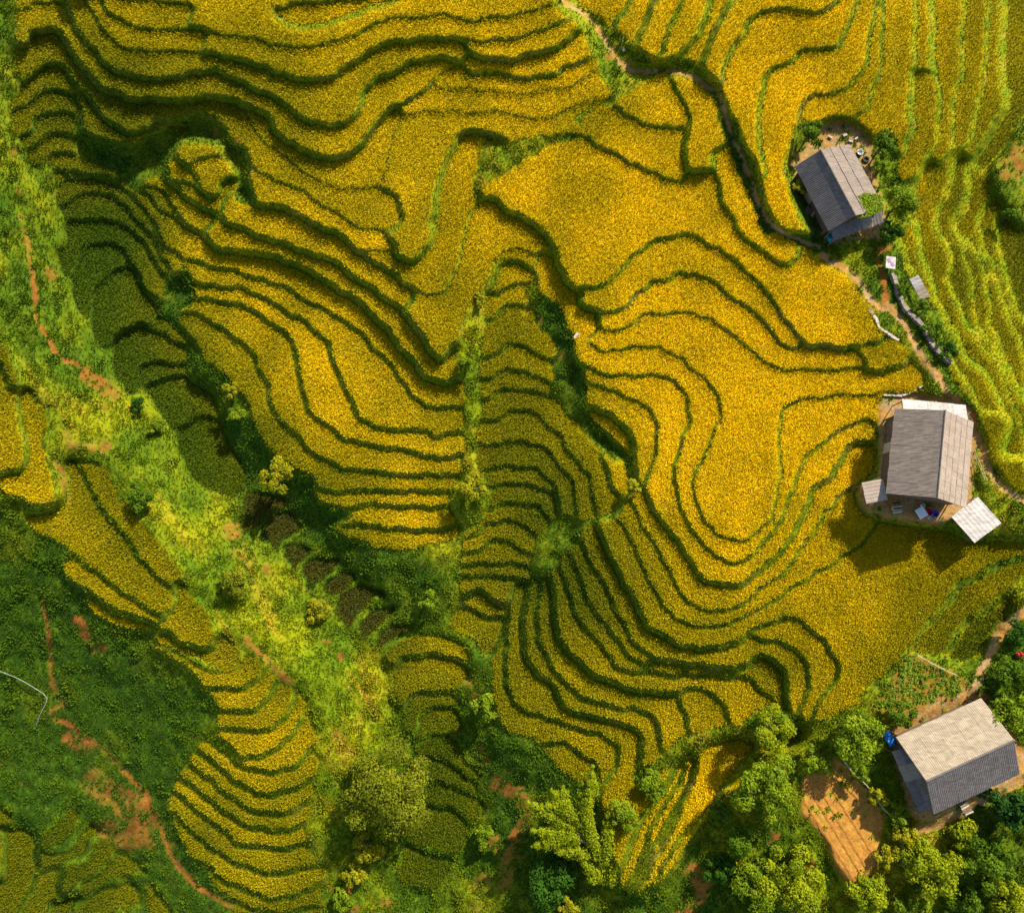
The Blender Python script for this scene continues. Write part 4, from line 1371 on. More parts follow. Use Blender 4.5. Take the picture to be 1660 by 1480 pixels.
def leaf_mesh(name, P, N, size, col, parent=None):
    n = len(P)
    N = N / (np.linalg.norm(N, axis=1)[:, None] + 1e-9)
    t = np.cross(N, RNG.randn(n, 3))
    t /= np.linalg.norm(t, axis=1)[:, None] + 1e-9
    b = np.cross(N, t)
    s = (size * RNG.uniform(.6, 1.35, (n, 1)))
    V = np.stack([P - t * s * .5, P + b * s * .28, P + t * s * .5 + N * s * .1, P - b * s * .28], 1).reshape(-1, 3)
    C = np.repeat(col, 4, 0)
    o = mesh_obj(name, V, np.arange(n * 4).reshape(-1, 4), M_leaf, parent, {'rcol': C})
    o['kind'] = 'stuff'
    return o


# house by the crest footpath (grey sheets, shaded left slope coloured darker than the sunlit right, creeper)
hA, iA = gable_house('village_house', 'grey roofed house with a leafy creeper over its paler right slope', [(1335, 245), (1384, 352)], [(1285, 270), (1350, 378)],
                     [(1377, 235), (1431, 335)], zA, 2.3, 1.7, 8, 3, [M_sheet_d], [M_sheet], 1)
sheeted_slab('lean_to', None, None, [(1352, 388), (1428, 362), (1432, 340), (1348, 372)], [zA + 1.9] * 2 + [zA + 2.3] * 2, 5, 1, [M_sheet, M_sheet_d], hA, seed=4)
roof_leaves(hA, [(1380, 322), (1402, 312), (1428, 316), (1433, 338), (1410, 350), (1386, 354)], zA + 3.25, 3200, (.19, .26, .01))
# big house at the right edge of the golden spur
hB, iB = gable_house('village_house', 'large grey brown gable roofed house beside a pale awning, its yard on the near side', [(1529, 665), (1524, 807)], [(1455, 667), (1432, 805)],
                     [(1577, 680), (1567, 818)], zB, 2.9, 2.3, 14, 5, [M_sheet], [M_tan], 2)  # lit right slope gets lighter sheets, sunlight put into the roof colour
sheeted_slab('awning', None, None, [(1462, 650), (1556, 656), (1578, 682), (1466, 668)], [zB + 2.3] * 2 + [zB + 2.7] * 2, 5, 1, [M_white], hB, seed=5)
sheeted_slab('lean_to', None, None, [(1396, 787), (1411, 819), (1433, 807), (1431, 772)], [zB + 1.9] * 2 + [zB + 2.2] * 2, 2, 1, [M_tan], hB, seed=6)
sheeted_slab('open_shed', 'small shed with clean white corrugated roof by the big house corner', 'shed', [(1546, 840), (1584, 803), (1624, 850), (1577, 877)], [zB + .7] * 2 + [zB + 1.1] * 2, 2, 3, [M_white], seed=7, waves=4)
# lower right house
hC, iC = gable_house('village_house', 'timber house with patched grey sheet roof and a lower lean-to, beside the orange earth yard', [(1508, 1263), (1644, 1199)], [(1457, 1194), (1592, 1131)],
                     [(1506, 1322), (1654, 1254)], zC, 2.4, 2.2, 10, 5, [M_sheet_l], [M_sheet_d], 3)  # lower slope in darker sheets, its shade put into the colour
sheeted_slab('lean_to', None, None, [(1447, 1218), (1490, 1318), (1518, 1308), (1470, 1212)], [zC + 1.9] * 2 + [zC + 2.5] * 2, 4, 2, [M_sheet, M_sheet_d, M_sheet_l], hC, seed=8)
# small shed above the hedge and the laundry sheet
sheeted_slab('small_shed', 'tiny shed with a pale weathered flat roof beside the hedge', 'shed', [(1474, 452), (1494, 487), (1506, 480), (1490, 448)], [sample(ZG, 1490, 467) + 1.4] * 2 + [sample(ZG, 1490, 467) + 1.7] * 2, 2, 1, [M_white, M_sheet_l], seed=9)


def ground_thing(name, label, cat, u, v):
    p = ground_px(u, v)
    o = empty(name, tuple(p))
    return tag(o, label, cat)


# laundry sheet over a frame
p = ground_px(1438, 431)
o = empty('drying_rack', tuple(p), -.15)
tag(o, 'white patterned cloth spread over a low drying rack by the path fork', 'drying rack')
for sx in (-.42, .42):
    for sy in (-.6, .6):
        MB().tube([(sx, sy, -.1), (sx, sy, .8)], .03).build('leg', M_pole, o)
MB().box((0, 0, .84), (1.05, 1.4, .04)).build('cloth', M_white, o)
m = MB()
for sx, sy, c_ in ((-.2, .2, 0), (.2, -.2, 0)):
    m.box((sx, sy, .875), (.3, .5, .02), .5)
m.build('cloth_print', plain_mat('cloth_print', (.45, .12, .10), (.15, .2, .5), 3), o)

# ---------------------------------------------------------------- yard things
yb = zB


def yard_pt(u, v, h=0.0):
    p = unproj(u, v, yb + h)
    return p


o = empty('work_table', tuple(yard_pt(1489, 832)), .5)
tag(o, 'low white topped table in the shaded yard of the big house', 'table')
MB().box((0, 0, .62), (1.0, 1.1, .05)).build('table_top', M_whitep, o)
for sx in (-.42, .42):
    for sy in (-.46, .46):
        MB().box((sx, sy, .28), (.06, .06, .62)).build('leg', M_wood, o)


def barrel(u, v, mat, label, cat, rad=.28, h=.6):
    o = empty('plastic_' + cat, tuple(yard_pt(u, v)))
    tag(o, label, cat)
    n = 14
    m = MB()
    prof = [(rad * .85, 0), (rad, h * .5), (rad * 1.05, h), (rad * .95, h), (rad * .85, h * .2)]
    V = [(r_ * math.cos(k * 2 * math.pi / n), r_ * math.sin(k * 2 * math.pi / n), z_) for r_, z_ in prof for k in range(n)]
    F = [(i_ * n + k, i_ * n + (k + 1) % n, (i_ + 1) * n + (k + 1) % n, (i_ + 1) * n + k) for i_ in range(4) for k in range(n)]
    F += [tuple(4 * n + k for k in range(n))]
    m.poly(V, F)
    m.build('body', mat, o, smooth=True)
    m = MB()
    m.tube([(rad * 1.04, 0, h), (rad * .6, 0, h + rad * .5), (-rad * .6, 0, h + rad * .5), (-rad * 1.04, 0, h)], .015, 4)
    m.build('handle', M_rubber, o)
    return o


barrel(1503, 830, M_red, 'red plastic tub in the yard of the big house', 'tub', .42)
barrel(1512, 833, M_bluep, 'blue plastic tub standing right beside the red one', 'tub', .36)
barrel(1505, 839, M_whitep, 'small white bucket below the red tub', 'bucket', .16, .35)
barrel(1494, 820, M_whitep, 'white bucket close under the eave of the big house', 'bucket', .2, .4)
# tyre and white basin beside the upper house
o = empty('tyre', tuple(unproj(1403, 260, zA)))
tag(o, 'old black tyre lying in the yard of the creeper covered house', 'tyre')
n, k_ = 18, 8
V = [((.32 + .11 * math.cos(b * 2 * math.pi / k_)) * math.cos(a * 2 * math.pi / n), (.32 + .11 * math.cos(b * 2 * math.pi / k_)) * math.sin(a * 2 * math.pi / n), .12 + .11 * math.sin(b * 2 * math.pi / k_)) for a in range(n) for b in range(k_)]
F = [(a * k_ + b, ((a + 1) % n) * k_ + b, ((a + 1) % n) * k_ + (b + 1) % k_, a * k_ + (b + 1) % k_) for a in range(n) for b in range(k_)]
MB().poly(V, F).build('tread', M_rubber, o, smooth=True)
yb = zA
barrel(1393, 249, M_whitep, 'white basin on the ground beside the old tyre', 'basin', .34, .3)
for k, (u, v, lb) in enumerate(((1345, 224, 'loose stone block nearest the dark garden tree behind the upper house'), (1369, 221, 'loose stone block highest in the yard behind the upper house'),
                                (1378, 231, 'loose stone block closest to the pale roof slope of the upper house'), (1387, 226, 'loose stone block at the right rim of the yard behind the upper house'))):
    q = unproj(u, v, zA)
    r = random.Random(k)
    o = empty('stone_block', tuple(q), r.uniform(0, 3))
    tag(o, lb, 'stone', 'stone blocks behind the upper house')
    MB().box((0, 0, .1), (r.uniform(.3, .5), r.uniform(.15, .3), .25)).build('block', M_stone_l, o)
# teal tarp, blue tarp, red cloth


def tarp(name, label, u, v, w, h, mat, rz):
    p = ground_px(u, v)
    o = empty(name, tuple(p), rz)
    tag(o, label, 'tarp')
    n = 9
    V = [((a / (n - 1) - .5) * w, (b / (n - 1) - .5) * h, .55 + .22 * math.sin(a * 1.3 + b) * math.cos(b * .9) - .5 * ((a / (n - 1) - .5) ** 2 + (b / (n - 1) - .5) ** 2) * 1.6) for b in range(n) for a in range(n)]
    F = [(b * n + a, b * n + a + 1, b * n + n + a + 1, b * n + n + a) for b in range(n - 1) for a in range(n - 1)]
    MB().poly(V, F).build('sheet', mat, o, smooth=True)
    for sx in (-.35, .35):
        MB().tube([(sx * w, 0, -.1), (sx * w, 0, .5)], .03, 5).build('prop', M_pole, o)
    return o


tarp('tarp', 'teal tarp stretched under the lean-to of the creeper covered house', 1348, 386, 1.4, 1.0, M_teal, .5)
tarp('tarp', 'bright blue tarp bundled beside the round green tree', 1440, 1196, 1.6, .9, M_blue, -1.1)
tarp('tarp', 'small red cloth hung among bushes at the right edge', 1650, 1060, .7, .5, M_red, .2)



def firewood(label, u, v, z, rz, rows, n, seed):
    """stack of split logs, each log a part"""
    q = unproj(u, v, z)
    o = empty('firewood_stack', tuple(q), rz)
    tag(o, label, 'firewood')
    r = random.Random(seed)
    ms = []
    for k in range(4):
        m = MB()
        m.tube([(-.45, 0, 0), (.0, r.uniform(-.03, .03), r.uniform(-.02, .02)), (.45, 0, 0)], [r.uniform(.07, .1), .085, r.uniform(.06, .1)], 6)
        me = bpy.data.meshes.new('log')
        me.from_pydata(m.v, [], m.f)
        me.update()
        me.materials.append(M_pole if k % 2 else M_wood)
        ms.append(me)
    for b in range(rows):
        for a in range(n - b):
            c = link('log', r.choice(ms), o)
            c.location = (r.uniform(-.08, .08), (a - (n - b) / 2) * .17, .08 + b * .15)
            c.rotation_euler = (r.uniform(0, 3), 0, r.uniform(-.08, .08))
    return o


firewood('stack of split firewood along the left side of the upper house', 1309, 346, zA, 1.0, 4, 9, 1)
firewood('firewood heap in the dark corner under the eave of the big house', 1452, 823, zB, .1, 3, 7, 2)
firewood('firewood stacked at the yard side of the lower house', 1562, 1308, zC, .45, 3, 9, 3)
# ---------------------------------------------------------------- walls, fences, poles, pipe


def stone_wall(name, label, line, h, w, mat, seed, step=.5):
    p = smooth(pts(line), step=2)
    G = ground_px(p[:, 0], p[:, 1])
    r = random.Random(seed)
    o = empty(name, tuple(G[0]))
    tag(o, label, 'wall')
    d = np.concatenate([[0], np.cumsum(np.linalg.norm(np.diff(G[:, :2], axis=0), axis=1))])
    s = 0.0
    shapes = []
    for k in range(6):                                    # rough six-sided blocks shared by the stones
        m = MB()
        m.box((0, 0, 0), (1, 1, 1))
        V = [(x * r.uniform(.8, 1.05), y * r.uniform(.8, 1.05), z * r.uniform(.85, 1.1)) for x, y, z in m.v]
        me = bpy.data.meshes.new('stone')
        me.from_pydata(V, [], m.f)
        me.update()
        me.materials.append(mat)
        shapes.append(me)
    while s < d[-1]:
        q = np.array([np.interp(s, d, G[:, a]) for a in range(3)])
        q2 = np.array([np.interp(min(s + .1, d[-1]), d, G[:, a]) for a in range(3)])
        a = math.atan2(q2[1] - q[1], q2[0] - q[0])
        st = step * r.uniform(.8, 1.3)
        c = link('stone', r.choice(shapes), o)
        c.location = tuple(q - G[0] + np.array([0, 0, h / 2 - .12 + r.uniform(-.05, .05)]))
        c.rotation_euler = (r.uniform(-.08, .08), r.uniform(-.08, .08), a + r.uniform(-.15, .15))
        c.scale = (st * 1.05, w * r.uniform(.8, 1.2), h * r.uniform(.85, 1.15))
        s += st
    return o


stone_wall('stone_wall', 'long low stone wall running beside the footpath under the hedge', "R 340,360 370,440 400,540 450,650 520,720 600,810 660,920 720,1010 830,1110", .7, .45, M_stone, 1)
stone_wall('stone_wall', 'short pale stone edging at the tip of the golden field', "R 165,670 205,740 240,810 330,870 410,925", .4, .28, M_stone_l, 2)
stone_wall('stone_wall', 'low curved pale wall between the field and the awning of the big house', "R 290,1380 420,1385 520,1350 590,1310", .35, .22, M_stone_l, 3)


def pole_fence(name, label, line, h, seed, gap=1.1, rails=2):
    p = smooth(pts(line), step=2)
    G = ground_px(p[:, 0], p[:, 1])
    o = empty(name, tuple(G[0]))
    tag(o, label, 'fence')
    r = random.Random(seed)
    d = np.concatenate([[0], np.cumsum(np.linalg.norm(np.diff(G[:, :2], axis=0), axis=1))])
    ps = []
    for k in range(max(2, int(d[-1] / gap) + 1)):
        s = min(k * gap, d[-1])
        q = np.array([np.interp(s, d, G[:, a]) for a in range(3)]) - G[0]
        ps.append(q)
        MB().tube([q - [0, 0, .2], q + [r.uniform(-.06, .06), r.uniform(-.06, .06), h * r.uniform(.9, 1.15)]], .035, 5).build('post', M_pole, o)
    for a in range(rails):
        for q1, q2 in zip(ps[:-1], ps[1:]):
            z = h * (.85 - .4 * a)
            MB().tube([q1 + [0, 0, z], q2 + [0, 0, z + r.uniform(-.04, .04)]], .028, 5).build('rail', M_pole, o)
    return o


pole_fence('pole_fence', 'thin bamboo pole fence at the top of the vegetable plot', "T 540,950 640,1010 760,1075 960,1165", .8, 1)
pole_fence('pole_fence', 'rickety bamboo fence along the right rim of the ploughed earth plot', "P 600,550 680,650 760,720 830,830 900,900 940,1000 965,1100 950,1240", .9, 2)
pole_fence('pole_fence', 'bamboo rail fence between the big house and the path bend', "S 1030,600 1060,680 1110,790 1140,880", .8, 3)
p = pts("Z 0,1086 33,1099 62,1116 80,1131 68,1158 61,1180")
G = ground_px(*smooth(p, step=8).T)
o = empty('water_pipe', tuple(G[0]))
tag(o, 'thin pale water pipe bent across the dark grass at the left edge', 'pipe')
MB().tube([g - G[0] + [0, 0, .45] for g in G], .04, 6).build('pipe', M_pipe, o, smooth=True)
for g in G[::8]:
    MB().tube([g - G[0] - [0, 0, .1], g - G[0] + [0, 0, .45]], .03, 5).build('support', M_pole, o)
p = ground_px(1006, 82)
o = empty('marker_pole', tuple(p))
tag(o, 'thin upright pole with a white bag by the crest footpath', 'pole')
MB().tube([(0, 0, -.1), (.05, .1, 2.2)], .03, 5).build('shaft', M_pole, o)
m = MB()
m.tube([(.35, -.15, .0), (.35, -.15, .16), (.35, -.15, .34), (.35, -.15, .42)], [.12, .2, .16, .05], 8)
m.build('bag', M_whitep, o, smooth=True)
p = ground_px(934, 545)
o = empty('field_stone', tuple(p), .9)
tag(o, 'single pale stone slab at the foot of the golden terraces in the gully', 'stone')
MB().box((0, 0, .15), (.75, .3, .35)).build('slab', M_stone_l, o)
# ridges of the ploughed plot: planting beds as real furrows
zt = pad_z['tilled']
for k, (a, b) in enumerate((("P 395,700", "P 730,1255"), ("P 450,690", "P 760,1215"), ("P 520,690", "P 800,1130"), ("P 380,800", "P 690,1290"))):
    A, B = pts(a)[0], pts(b)[0]
    L_ = np.linspace(A, B, 26) + RNG.randn(26, 2) * .35
    G = unproj(L_[:, 0], L_[:, 1], zt + .03)
    side = np.array([-(G[-1] - G[0])[1], (G[-1] - G[0])[0], 0])
    side /= np.linalg.norm(side)
    V = []
    for g in G:
        w_ = RNG.uniform(.18, .28)
        V += [g - side * w_ - [0, 0, .06], g + [0, 0, .09], g + side * w_ - [0, 0, .06]]
    F = []
    for i_ in range(25):
        for c_ in range(2):
            F.append((3 * i_ + c_, 3 * i_ + 3 + c_, 3 * i_ + 4 + c_, 3 * i_ + 1 + c_))
    o = mesh_obj('furrow', np.array(V), np.array(F)[:, ::-1], M_ground, hills[HN.index('lower_right_terrain')], {'gcol': np.tile(L3(.25, .11, .02), (len(V), 1))}, smooth=True)

# ---------------------------------------------------------------- trees and bushes
TONE = dict(olive=(L3(.06, .085, .005), L3(.24, .245, .008)), lime=(L3(.10, .15, .004), L3(.30, .32, .006)), bright=(L3(.06, .115, .005), L3(.24, .30, .008)), dark=(L3(.018, .055, .004), L3(.045, .11, .007)),
            yellow=(L3(.16, .165, .005), L3(.35, .31, .008)), mid=(L3(.04, .09, .005), L3(.12, .19, .007)), deep=(L3(.015, .045, .007), L3(.03, .085, .010)))


def plant(name, label, cat, u, v, r, tone, hgt=None, group=None, seed=0, flat=.75, leaf=.26, lobes=None):
    """bush or tree whose crown is seen at pixel (u, v) with radius r px; it stands on the ground below its crown"""
    rs = np.random.RandomState(seed + int(u * 7 + v))
    zg = float(sample(ZG, u, v))
    m_px = (CAM_H - zg) / FPX
    R = r * m_px
    hc = hgt if hgt else R * .8
    c = unproj(u, v, zg + hc)
    zb = ground_z(c[0], c[1])
    hc = max(c[2] - zb, R * .5)
    o = empty(name, (c[0], c[1], zb))
    tag(o, label, cat, group)
    # limbs
    k = lobes or max(7, int(7 + R * 5))
    d = rs.randn(k, 3)
    d[:, 2] = np.abs(d[:, 2]) * .9 - .15
    d /= np.linalg.norm(d, axis=1)[:, None]
    cen = d * R * rs.uniform(.45, .98, (k, 1)) * [1, 1, flat] + [0, 0, hc]
    cen = np.vstack([cen, [[0, 0, hc + R * .35 * flat]]])
    rad = R * rs.uniform(.17, .36, len(cen))
    t = MB()
    top = np.array([0, 0, hc])
    t.tube([(0, 0, -.3), (R * .05, 0, hc * .5), tuple(top)], [R * .07 + .03, R * .05 + .025, R * .035 + .015], 6)
    for q in cen[:8]:
        mid = top * .6 + q * .4 + [0, 0, -.1 * R]
        t.tube([(R * .02, 0, hc * .45), tuple(mid), tuple(q)], [R * .04 + .015, R * .03 + .012, .012], 5)
    t.build('trunk', M_bark, o)
    # leaves in ragged clumps
    P, N, C = [], [], []
    lo, hi = TONE[tone]
    for q, ra in zip(cen, rad):
        n = int(60 + 430 * ra * ra / (leaf * leaf / .07))
        n = min(n, 700)
        x = rs.randn(n, 3)
        x /= np.linalg.norm(x, axis=1)[:, None]
        rr = rs.uniform(.45, 1.12, (n, 1)) ** .6
        rr = rr * (1 + .25 * np.sin(x[:, :1] * 7 + rs.rand() * 6) * np.cos(x[:, 1:2] * 6))
        P.append(q + x * rr * ra * [1, 1, .8])
        N.append(x + rs.randn(n, 3) * .6 + [0, 0, .5])
        shade = rs.uniform(0, 1, (n, 1)) * .5 + rs.uniform(0, .5)
        C.append(lo * (1 - shade) + hi * shade)
    P, N, C = np.vstack(P), np.vstack(N), np.vstack(C)
    keep = P[:, 2] > .03
    leaf_mesh('crown', P[keep], N[keep], leaf, C[keep], o)
    return o


def frond_tree(name, label, u, v, branches, tone):
    """tree of feathery plumes: branch polylines as (u, v, metres above ground at the foot)"""
    p0 = ground_px(u, v)
    o = empty(name, tuple(p0))
    tag(o, label, 'tree')
    rs = np.random.RandomState(4)
    lo, hi = TONE[tone]
    t = MB()
    P, N, C = [], [], []
    for br in branches:
        W_ = np.array([unproj(a, b, p0[2] + h) for a, b, h in br]) - p0
        t.tube([tuple(w) for w in W_], list(np.linspace(.12, .03, len(W_))), 6)
        d = np.concatenate([[0], np.cumsum(np.linalg.norm(np.diff(W_, axis=0), axis=1))])
        L_ = d[-1]
        n = int(L_ * 900)
        s = rs.uniform(.12, 1.03, n) ** .85
        q = np.stack([np.interp(s * L_, d, W_[:, a]) for a in range(3)], 1)
        ax = (W_[-1] - W_[0]) / (np.linalg.norm(W_[-1] - W_[0]) + 1e-6)
        rad = .75 * np.sin(np.clip(s, 0, 1) * math.pi * .86 + .32) + .1
        off = rs.randn(n, 3) * [1, 1, .8]
        off -= ax * (off @ ax)[:, None] * .6
        off /= np.linalg.norm(off, axis=1)[:, None] + 1e-6
        node = .7 + .45 * np.sin(s * L_ * 6.5 + rs.rand() * 6)
        P.append(q + off * (rad * node * rs.uniform(.1, 1, n) ** .7)[:, None])
        N.append(off + rs.randn(n, 3) * .5 + [0, 0, .6])
        sh = rs.uniform(0, 1, (n, 1))
        C.append(lo * (1 - sh) + hi * sh)
    t.build('trunk', M_bark, o)
    leaf_mesh('crown', np.vstack(P), np.vstack(N), .2, np.vstack(C), o)
    return o


def ob(*a):
    return [(800 + x / 3.7, 1080 + y / 3.7, h) for x, y, h in a]


frond_tree('feathery_tree', 'feathery yellow green tree with plume like boughs, standing in the lower valley', 975, 1425, [
    ob((700, 1330, .2), (640, 1150, 2.5), (560, 960, 4.5), (560, 800, 6), (595, 600, 7)),
    ob((600, 1050, 3.5), (540, 850, 5.2), (535, 650, 6)),
    ob((560, 960, 4.5), (450, 870, 5), (345, 740, 5.4)),
    ob((540, 1020, 3.8), (400, 930, 4.5), (205, 815, 5)),
    ob((560, 1060, 3.5), (430, 1010, 4.2), (225, 985, 4.4)),
    ob((600, 1160, 2.4), (500, 1110, 3.4), (370, 1115, 3.6)),
    ob((690, 1280, .8), (680, 1100, 3.2), (690, 830, 4.8)),
    ob((450, 880, 4.8), (420, 800, 5.2), (415, 720, 5.4)),
    ob((690, 1300, .6), (600, 1240, 2.2), (520, 1160, 3)),
    ob((700, 1330, .4), (710, 1230, 2.2), (745, 1140, 2.8)),
    ob((640, 1180, 2), (590, 1280, 2.2), (560, 1270, 2.2)),
    ob((480, 1000, 4), (370, 1050, 4), (230, 1080, 3.8)),
    ob((560, 830, 5.5), (600, 720, 6), (600, 650, 6.4)),
    ob((500, 920, 4.8), (380, 830, 5), (290, 850, 5))], 'lime')

PLANTS = [
    ('shade_tree', 'large olive green tree with clumped crown beside the sunlit ridge terraces', 'tree', 628, 1268, 74, 'olive', 3.0, .26),
    ('round_tree', 'small pale yellow tree at the foot of the golden hillside terraces', 'tree', 449, 772, 29, 'yellow', 2.5, .22),
    ('bush', 'lone leafy bush on the sunlit ridge slope below the earth scar', 'bush', 386, 945, 30, 'olive', 1.6, .24),
    ('bush', 'dark bush on the ridge slope beside the long narrow terrace', 'bush', 228, 803, 26, 'mid', 1.2, .22),
    ('bush', 'low yellowish bush on the lip of the ridge above the small valley fields', 'bush', 517, 990, 21, 'yellow', 1., .22),
    ('bush', 'dark bush beside the pale bare path on the left slope', 'bush', 224, 656, 13, 'dark', .8, .2),
    ('bush', 'light green bush clinging to the valley edge of the left slope', 'bush', 255, 690, 17, 'bright', .9, .2),
    ('banana_clump', 'light green leafy clump at the left foot of the lower fan of terraces', 'plant', 786, 1150, 24, 'bright', 1.4, .34),
    ('bush', 'pale green bush low in the valley right of the last small fields', 'bush', 786, 1358, 18, 'bright', 1., .24),
    ('bush', 'sunlit yellow bush just below the large olive tree', 'bush', 596, 1372, 25, 'yellow', 1.2, .24),
    ('bush', 'yellow green bush low on the ridge between two earth scars', 'bush', 574, 1415, 19, 'yellow', 1., .24),
    ('bush', 'bright bush near the bottom edge beside the ridge terraces', 'bush', 556, 1456, 20, 'bright', 1., .24),
    ('bush', 'white flowering bush between the dark valley and golden terraces', 'bush', 372, 632, 15, 'yellow', 1.0, .2),
    ('bush', 'straggly pale bush just below the flowering one beside the golden terraces', 'bush', 384, 672, 16, 'bright', 1.0, .2),
    ('bush', 'light bush at the top of the bright green strip in the middle', 'bush', 778, 482, 11, 'yellow', .7, .2),
    ('bush', 'dark centred bush halfway down the bright green strip', 'bush', 757, 588, 15, 'bright', .9, .2),
    ('bush', 'bushy clump at the lower end of the bright green strip', 'bush', 762, 790, 27, 'yellow', 1.2, .22),
    ('bush', 'small bush at the pointed foot of the central green slope', 'bush', 694, 974, 17, 'bright', .8, .2),
    ('bush', 'bright yellow green bush where the gully meets the fan of terraces', 'bush', 1031, 786, 13, 'yellow', .8, .2),
    ('garden_tree', 'dark leafy garden tree left of the yard behind the upper house', 'tree', 1316, 212, 24, 'mid', 2., .24),
    ('garden_tree', 'green garden tree at the upper right corner of the upper house', 'tree', 1430, 238, 24, 'mid', 2., .24),
    ('garden_tree', 'bright garden tree between the upper house and terraces, middle of three', 'tree', 1430, 272, 20, 'bright', 1.8, .22),
    ('garden_tree', 'rounded bright green tree right of the creeper covered roof', 'tree', 1457, 330, 33, 'bright', 2.5, .26),
    ('bush', 'dark bush below the rounded bright tree by the upper house', 'bush', 1442, 378, 21, 'dark', 1.4, .24),
    ('bush', 'small yellow green bush at the left eave of the upper house', 'bush', 1296, 305, 15, 'yellow', 1.2, .2),
    ('hedge_bush', 'dark hedge bush nearest the tiny shed above the stone wall', 'bush', 1492, 500, 17, 'mid', 1., .2),
    ('hedge_bush', 'dark hedge bush in the middle of the row above the stone wall', 'bush', 1513, 536, 18, 'mid', 1., .2),
    ('hedge_bush', 'deep green hedge bush at the lower end of the stone wall', 'bush', 1534, 566, 20, 'dark', 1., .2),
    ('bush', 'small weedy bush between path and stone wall near the drying rack', 'bush', 1460, 470, 11, 'mid', .7, .2),
    ('round_tree', 'large round leafy tree left of the ploughed earth plot', 'tree', 1243, 1278, 52, 'bright', 2.4, .27),
    ('bush', 'broad light bush on the slope above the large round tree', 'bush', 1250, 1180, 36, 'lime', .7, .24),
    ('round_tree', 'dense green tree between the big field and the lower house', 'tree', 1388, 1196, 40, 'bright', 2.2, .27),
    ('bush', 'leafy bush between the vegetable plot and the lower house', 'bush', 1459, 1158, 23, 'mid', 1.2, .24),
    ('bush', 'bright bush at the top left corner of the ploughed earth plot', 'bush', 1319, 1230, 23, 'bright', 1.3, .24),
    ('bush', 'yellow green thicket bush at the bottom edge below the large round tree', 'bush', 1283, 1420, 48, 'lime', .8, .26),
    ('bush', 'green thicket bush left of the earth scar near the bottom edge', 'bush', 1222, 1432, 42, 'bright', .8, .26),
    ('bush', 'shaded thicket bush down the slope left of the round tree', 'bush', 1200, 1355, 28, 'mid', .6, .24),
    ('bush', 'dark thicket bush at the bottom beside the reddish bare strip', 'bush', 1166, 1410, 24, 'dark', .6, .24),
    ('bush', 'green slope bush right of the narrow yellow terraces', 'bush', 1168, 1316, 20, 'mid', .6, .24),
    ('bush', 'green bush in the overgrown patch above the narrow yellow terraces', 'bush', 1057, 1268, 28, 'bright', .9, .24),
    ('bush', 'small green bush just right of the feathery tree', 'bush', 1008, 1322, 26, 'bright', 1.2, .22),
    ('bush', 'dark spreading bush in the shade left of the feathery tree foot', 'bush', 893, 1420, 42, 'dark', .9, .3),
    ('bush', 'pale small bush at the bottom edge below the feathery tree', 'bush', 922, 1468, 17, 'yellow', 1., .22),
    ('bush', 'yellow green bush right below the ploughed earth plot', 'bush', 1400, 1440, 34, 'lime', .7, .26),
    ('bush', 'bright rounded bush below the lower house, left of the dark shade', 'bush', 1502, 1396, 46, 'lime', 1.4, .28),
    ('bush', 'bushy green shrub just under the yard edge of the lower house', 'bush', 1560, 1352, 28, 'lime', .8, .26),
    ('round_tree', 'dark green tree at the lower right below the house', 'tree', 1600, 1398, 42, 'mid', 1.8, .27),
    ('bush', 'sunlit bush in the bottom right corner', 'bush', 1628, 1456, 38, 'lime', 1., .26),
    ('bush', 'shaded bush at the bottom edge between the two yellow bushes', 'bush', 1556, 1462, 30, 'mid', .8, .26),
    ('bush', 'green bush at the bottom edge under the bright rounded bush', 'bush', 1470, 1462, 32, 'bright', .8, .26),
    ('banana_clump', 'dark glossy banana clump at the right edge below the lower house', 'plant', 1642, 1318, 38, 'deep', 2.2, .5),
    ('round_tree', 'leafy tree at the right edge above the lower house roof', 'tree', 1640, 1160, 42, 'bright', 2., .27),
    ('bush', 'dark bush at the right edge below the forked earth path', 'bush', 1642, 1100, 34, 'mid', 1.8, .26),
    ('bush', 'small dark bush right of the path near the red cloth', 'bush', 1646, 1030, 22, 'dark', 1.2, .24),
    ('hedge_bush', 'leafy hedge bush at the upper end of the rickety fence', 'bush', 1396, 1254, 15, 'bright', .9, .22),
    ('hedge_bush', 'pale hedge bush halfway along the rickety fence', 'bush', 1424, 1290, 17, 'yellow', .9, .22),
    ('hedge_bush', 'green hedge bush at the corner of the lean-to of the lower house', 'bush', 1453, 1318, 19, 'bright', .9, .22),
    ('hedge_bush', 'hedge bush at the lower end of the rickety fence', 'bush', 1466, 1352, 20, 'yellow', 1., .22),
    ('bush', 'yellow flowering bush below the ploughed earth plot', 'bush', 1436, 1385, 19, 'yellow', 1., .22),
    ('bush', 'overgrown bush at the right edge beside the sandy patch', 'bush', 1640, 345, 16, 'mid', 1., .24),
]
for k, (nm, lb, ct, u_, v_, r_, tn, hg, lf) in enumerate(PLANTS):
    plant(nm, lb, ct, u_, v_, r_ * .92, tn, hg, None, k, .75, lf)

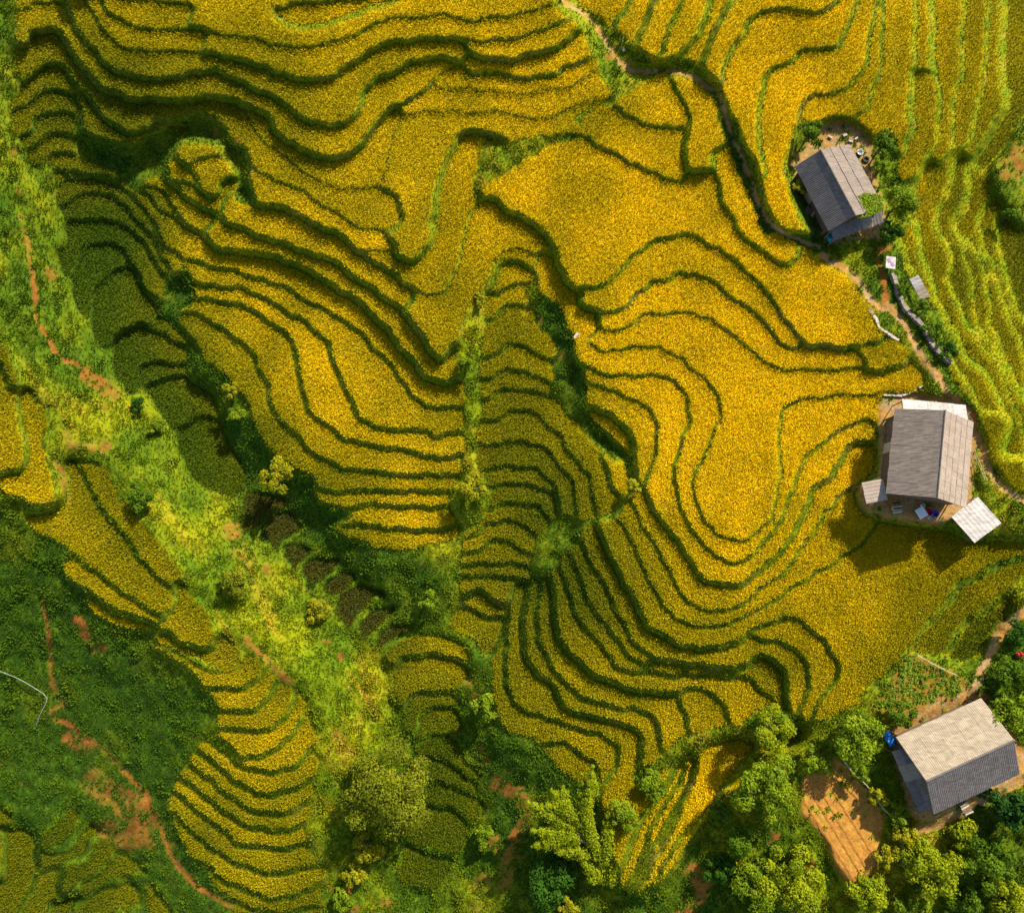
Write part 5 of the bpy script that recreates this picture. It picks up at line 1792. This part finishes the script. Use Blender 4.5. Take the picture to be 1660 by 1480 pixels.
# vegetable plants in the plot: leafy rows
m = pads['veg']
r = np.random.RandomState(8)
P, N, C = [], [], []
for row in range(11):
    for k in range(16):
        u_, v_ = 1420 + k * 9 + r.uniform(-2, 2), 1066 + row * 8 - k * 1.2 + r.uniform(-2, 2)
        a, b = int((v_ - V0) / GS), int((u_ - U0) / GS)
        if m[a, b] and r.rand() < .8:
            g = unproj(u_, v_, pad_z['veg'])
            n = 26
            P.append(g + r.randn(n, 3) * [.14, .14, .05] + [0, 0, .16])
            N.append(r.randn(n, 3) * .6 + [0, 0, 1])
            C.append(mix(L3(.05, .14, .01), L3(.2, .3, .02), r.rand(n)))
o = leaf_mesh('vegetable_plants', np.vstack(P), np.vstack(N), .2, np.vstack(C), None)
tag(o, 'rows of low green vegetable plants in the orange earth plot', 'vegetables', kind='stuff')
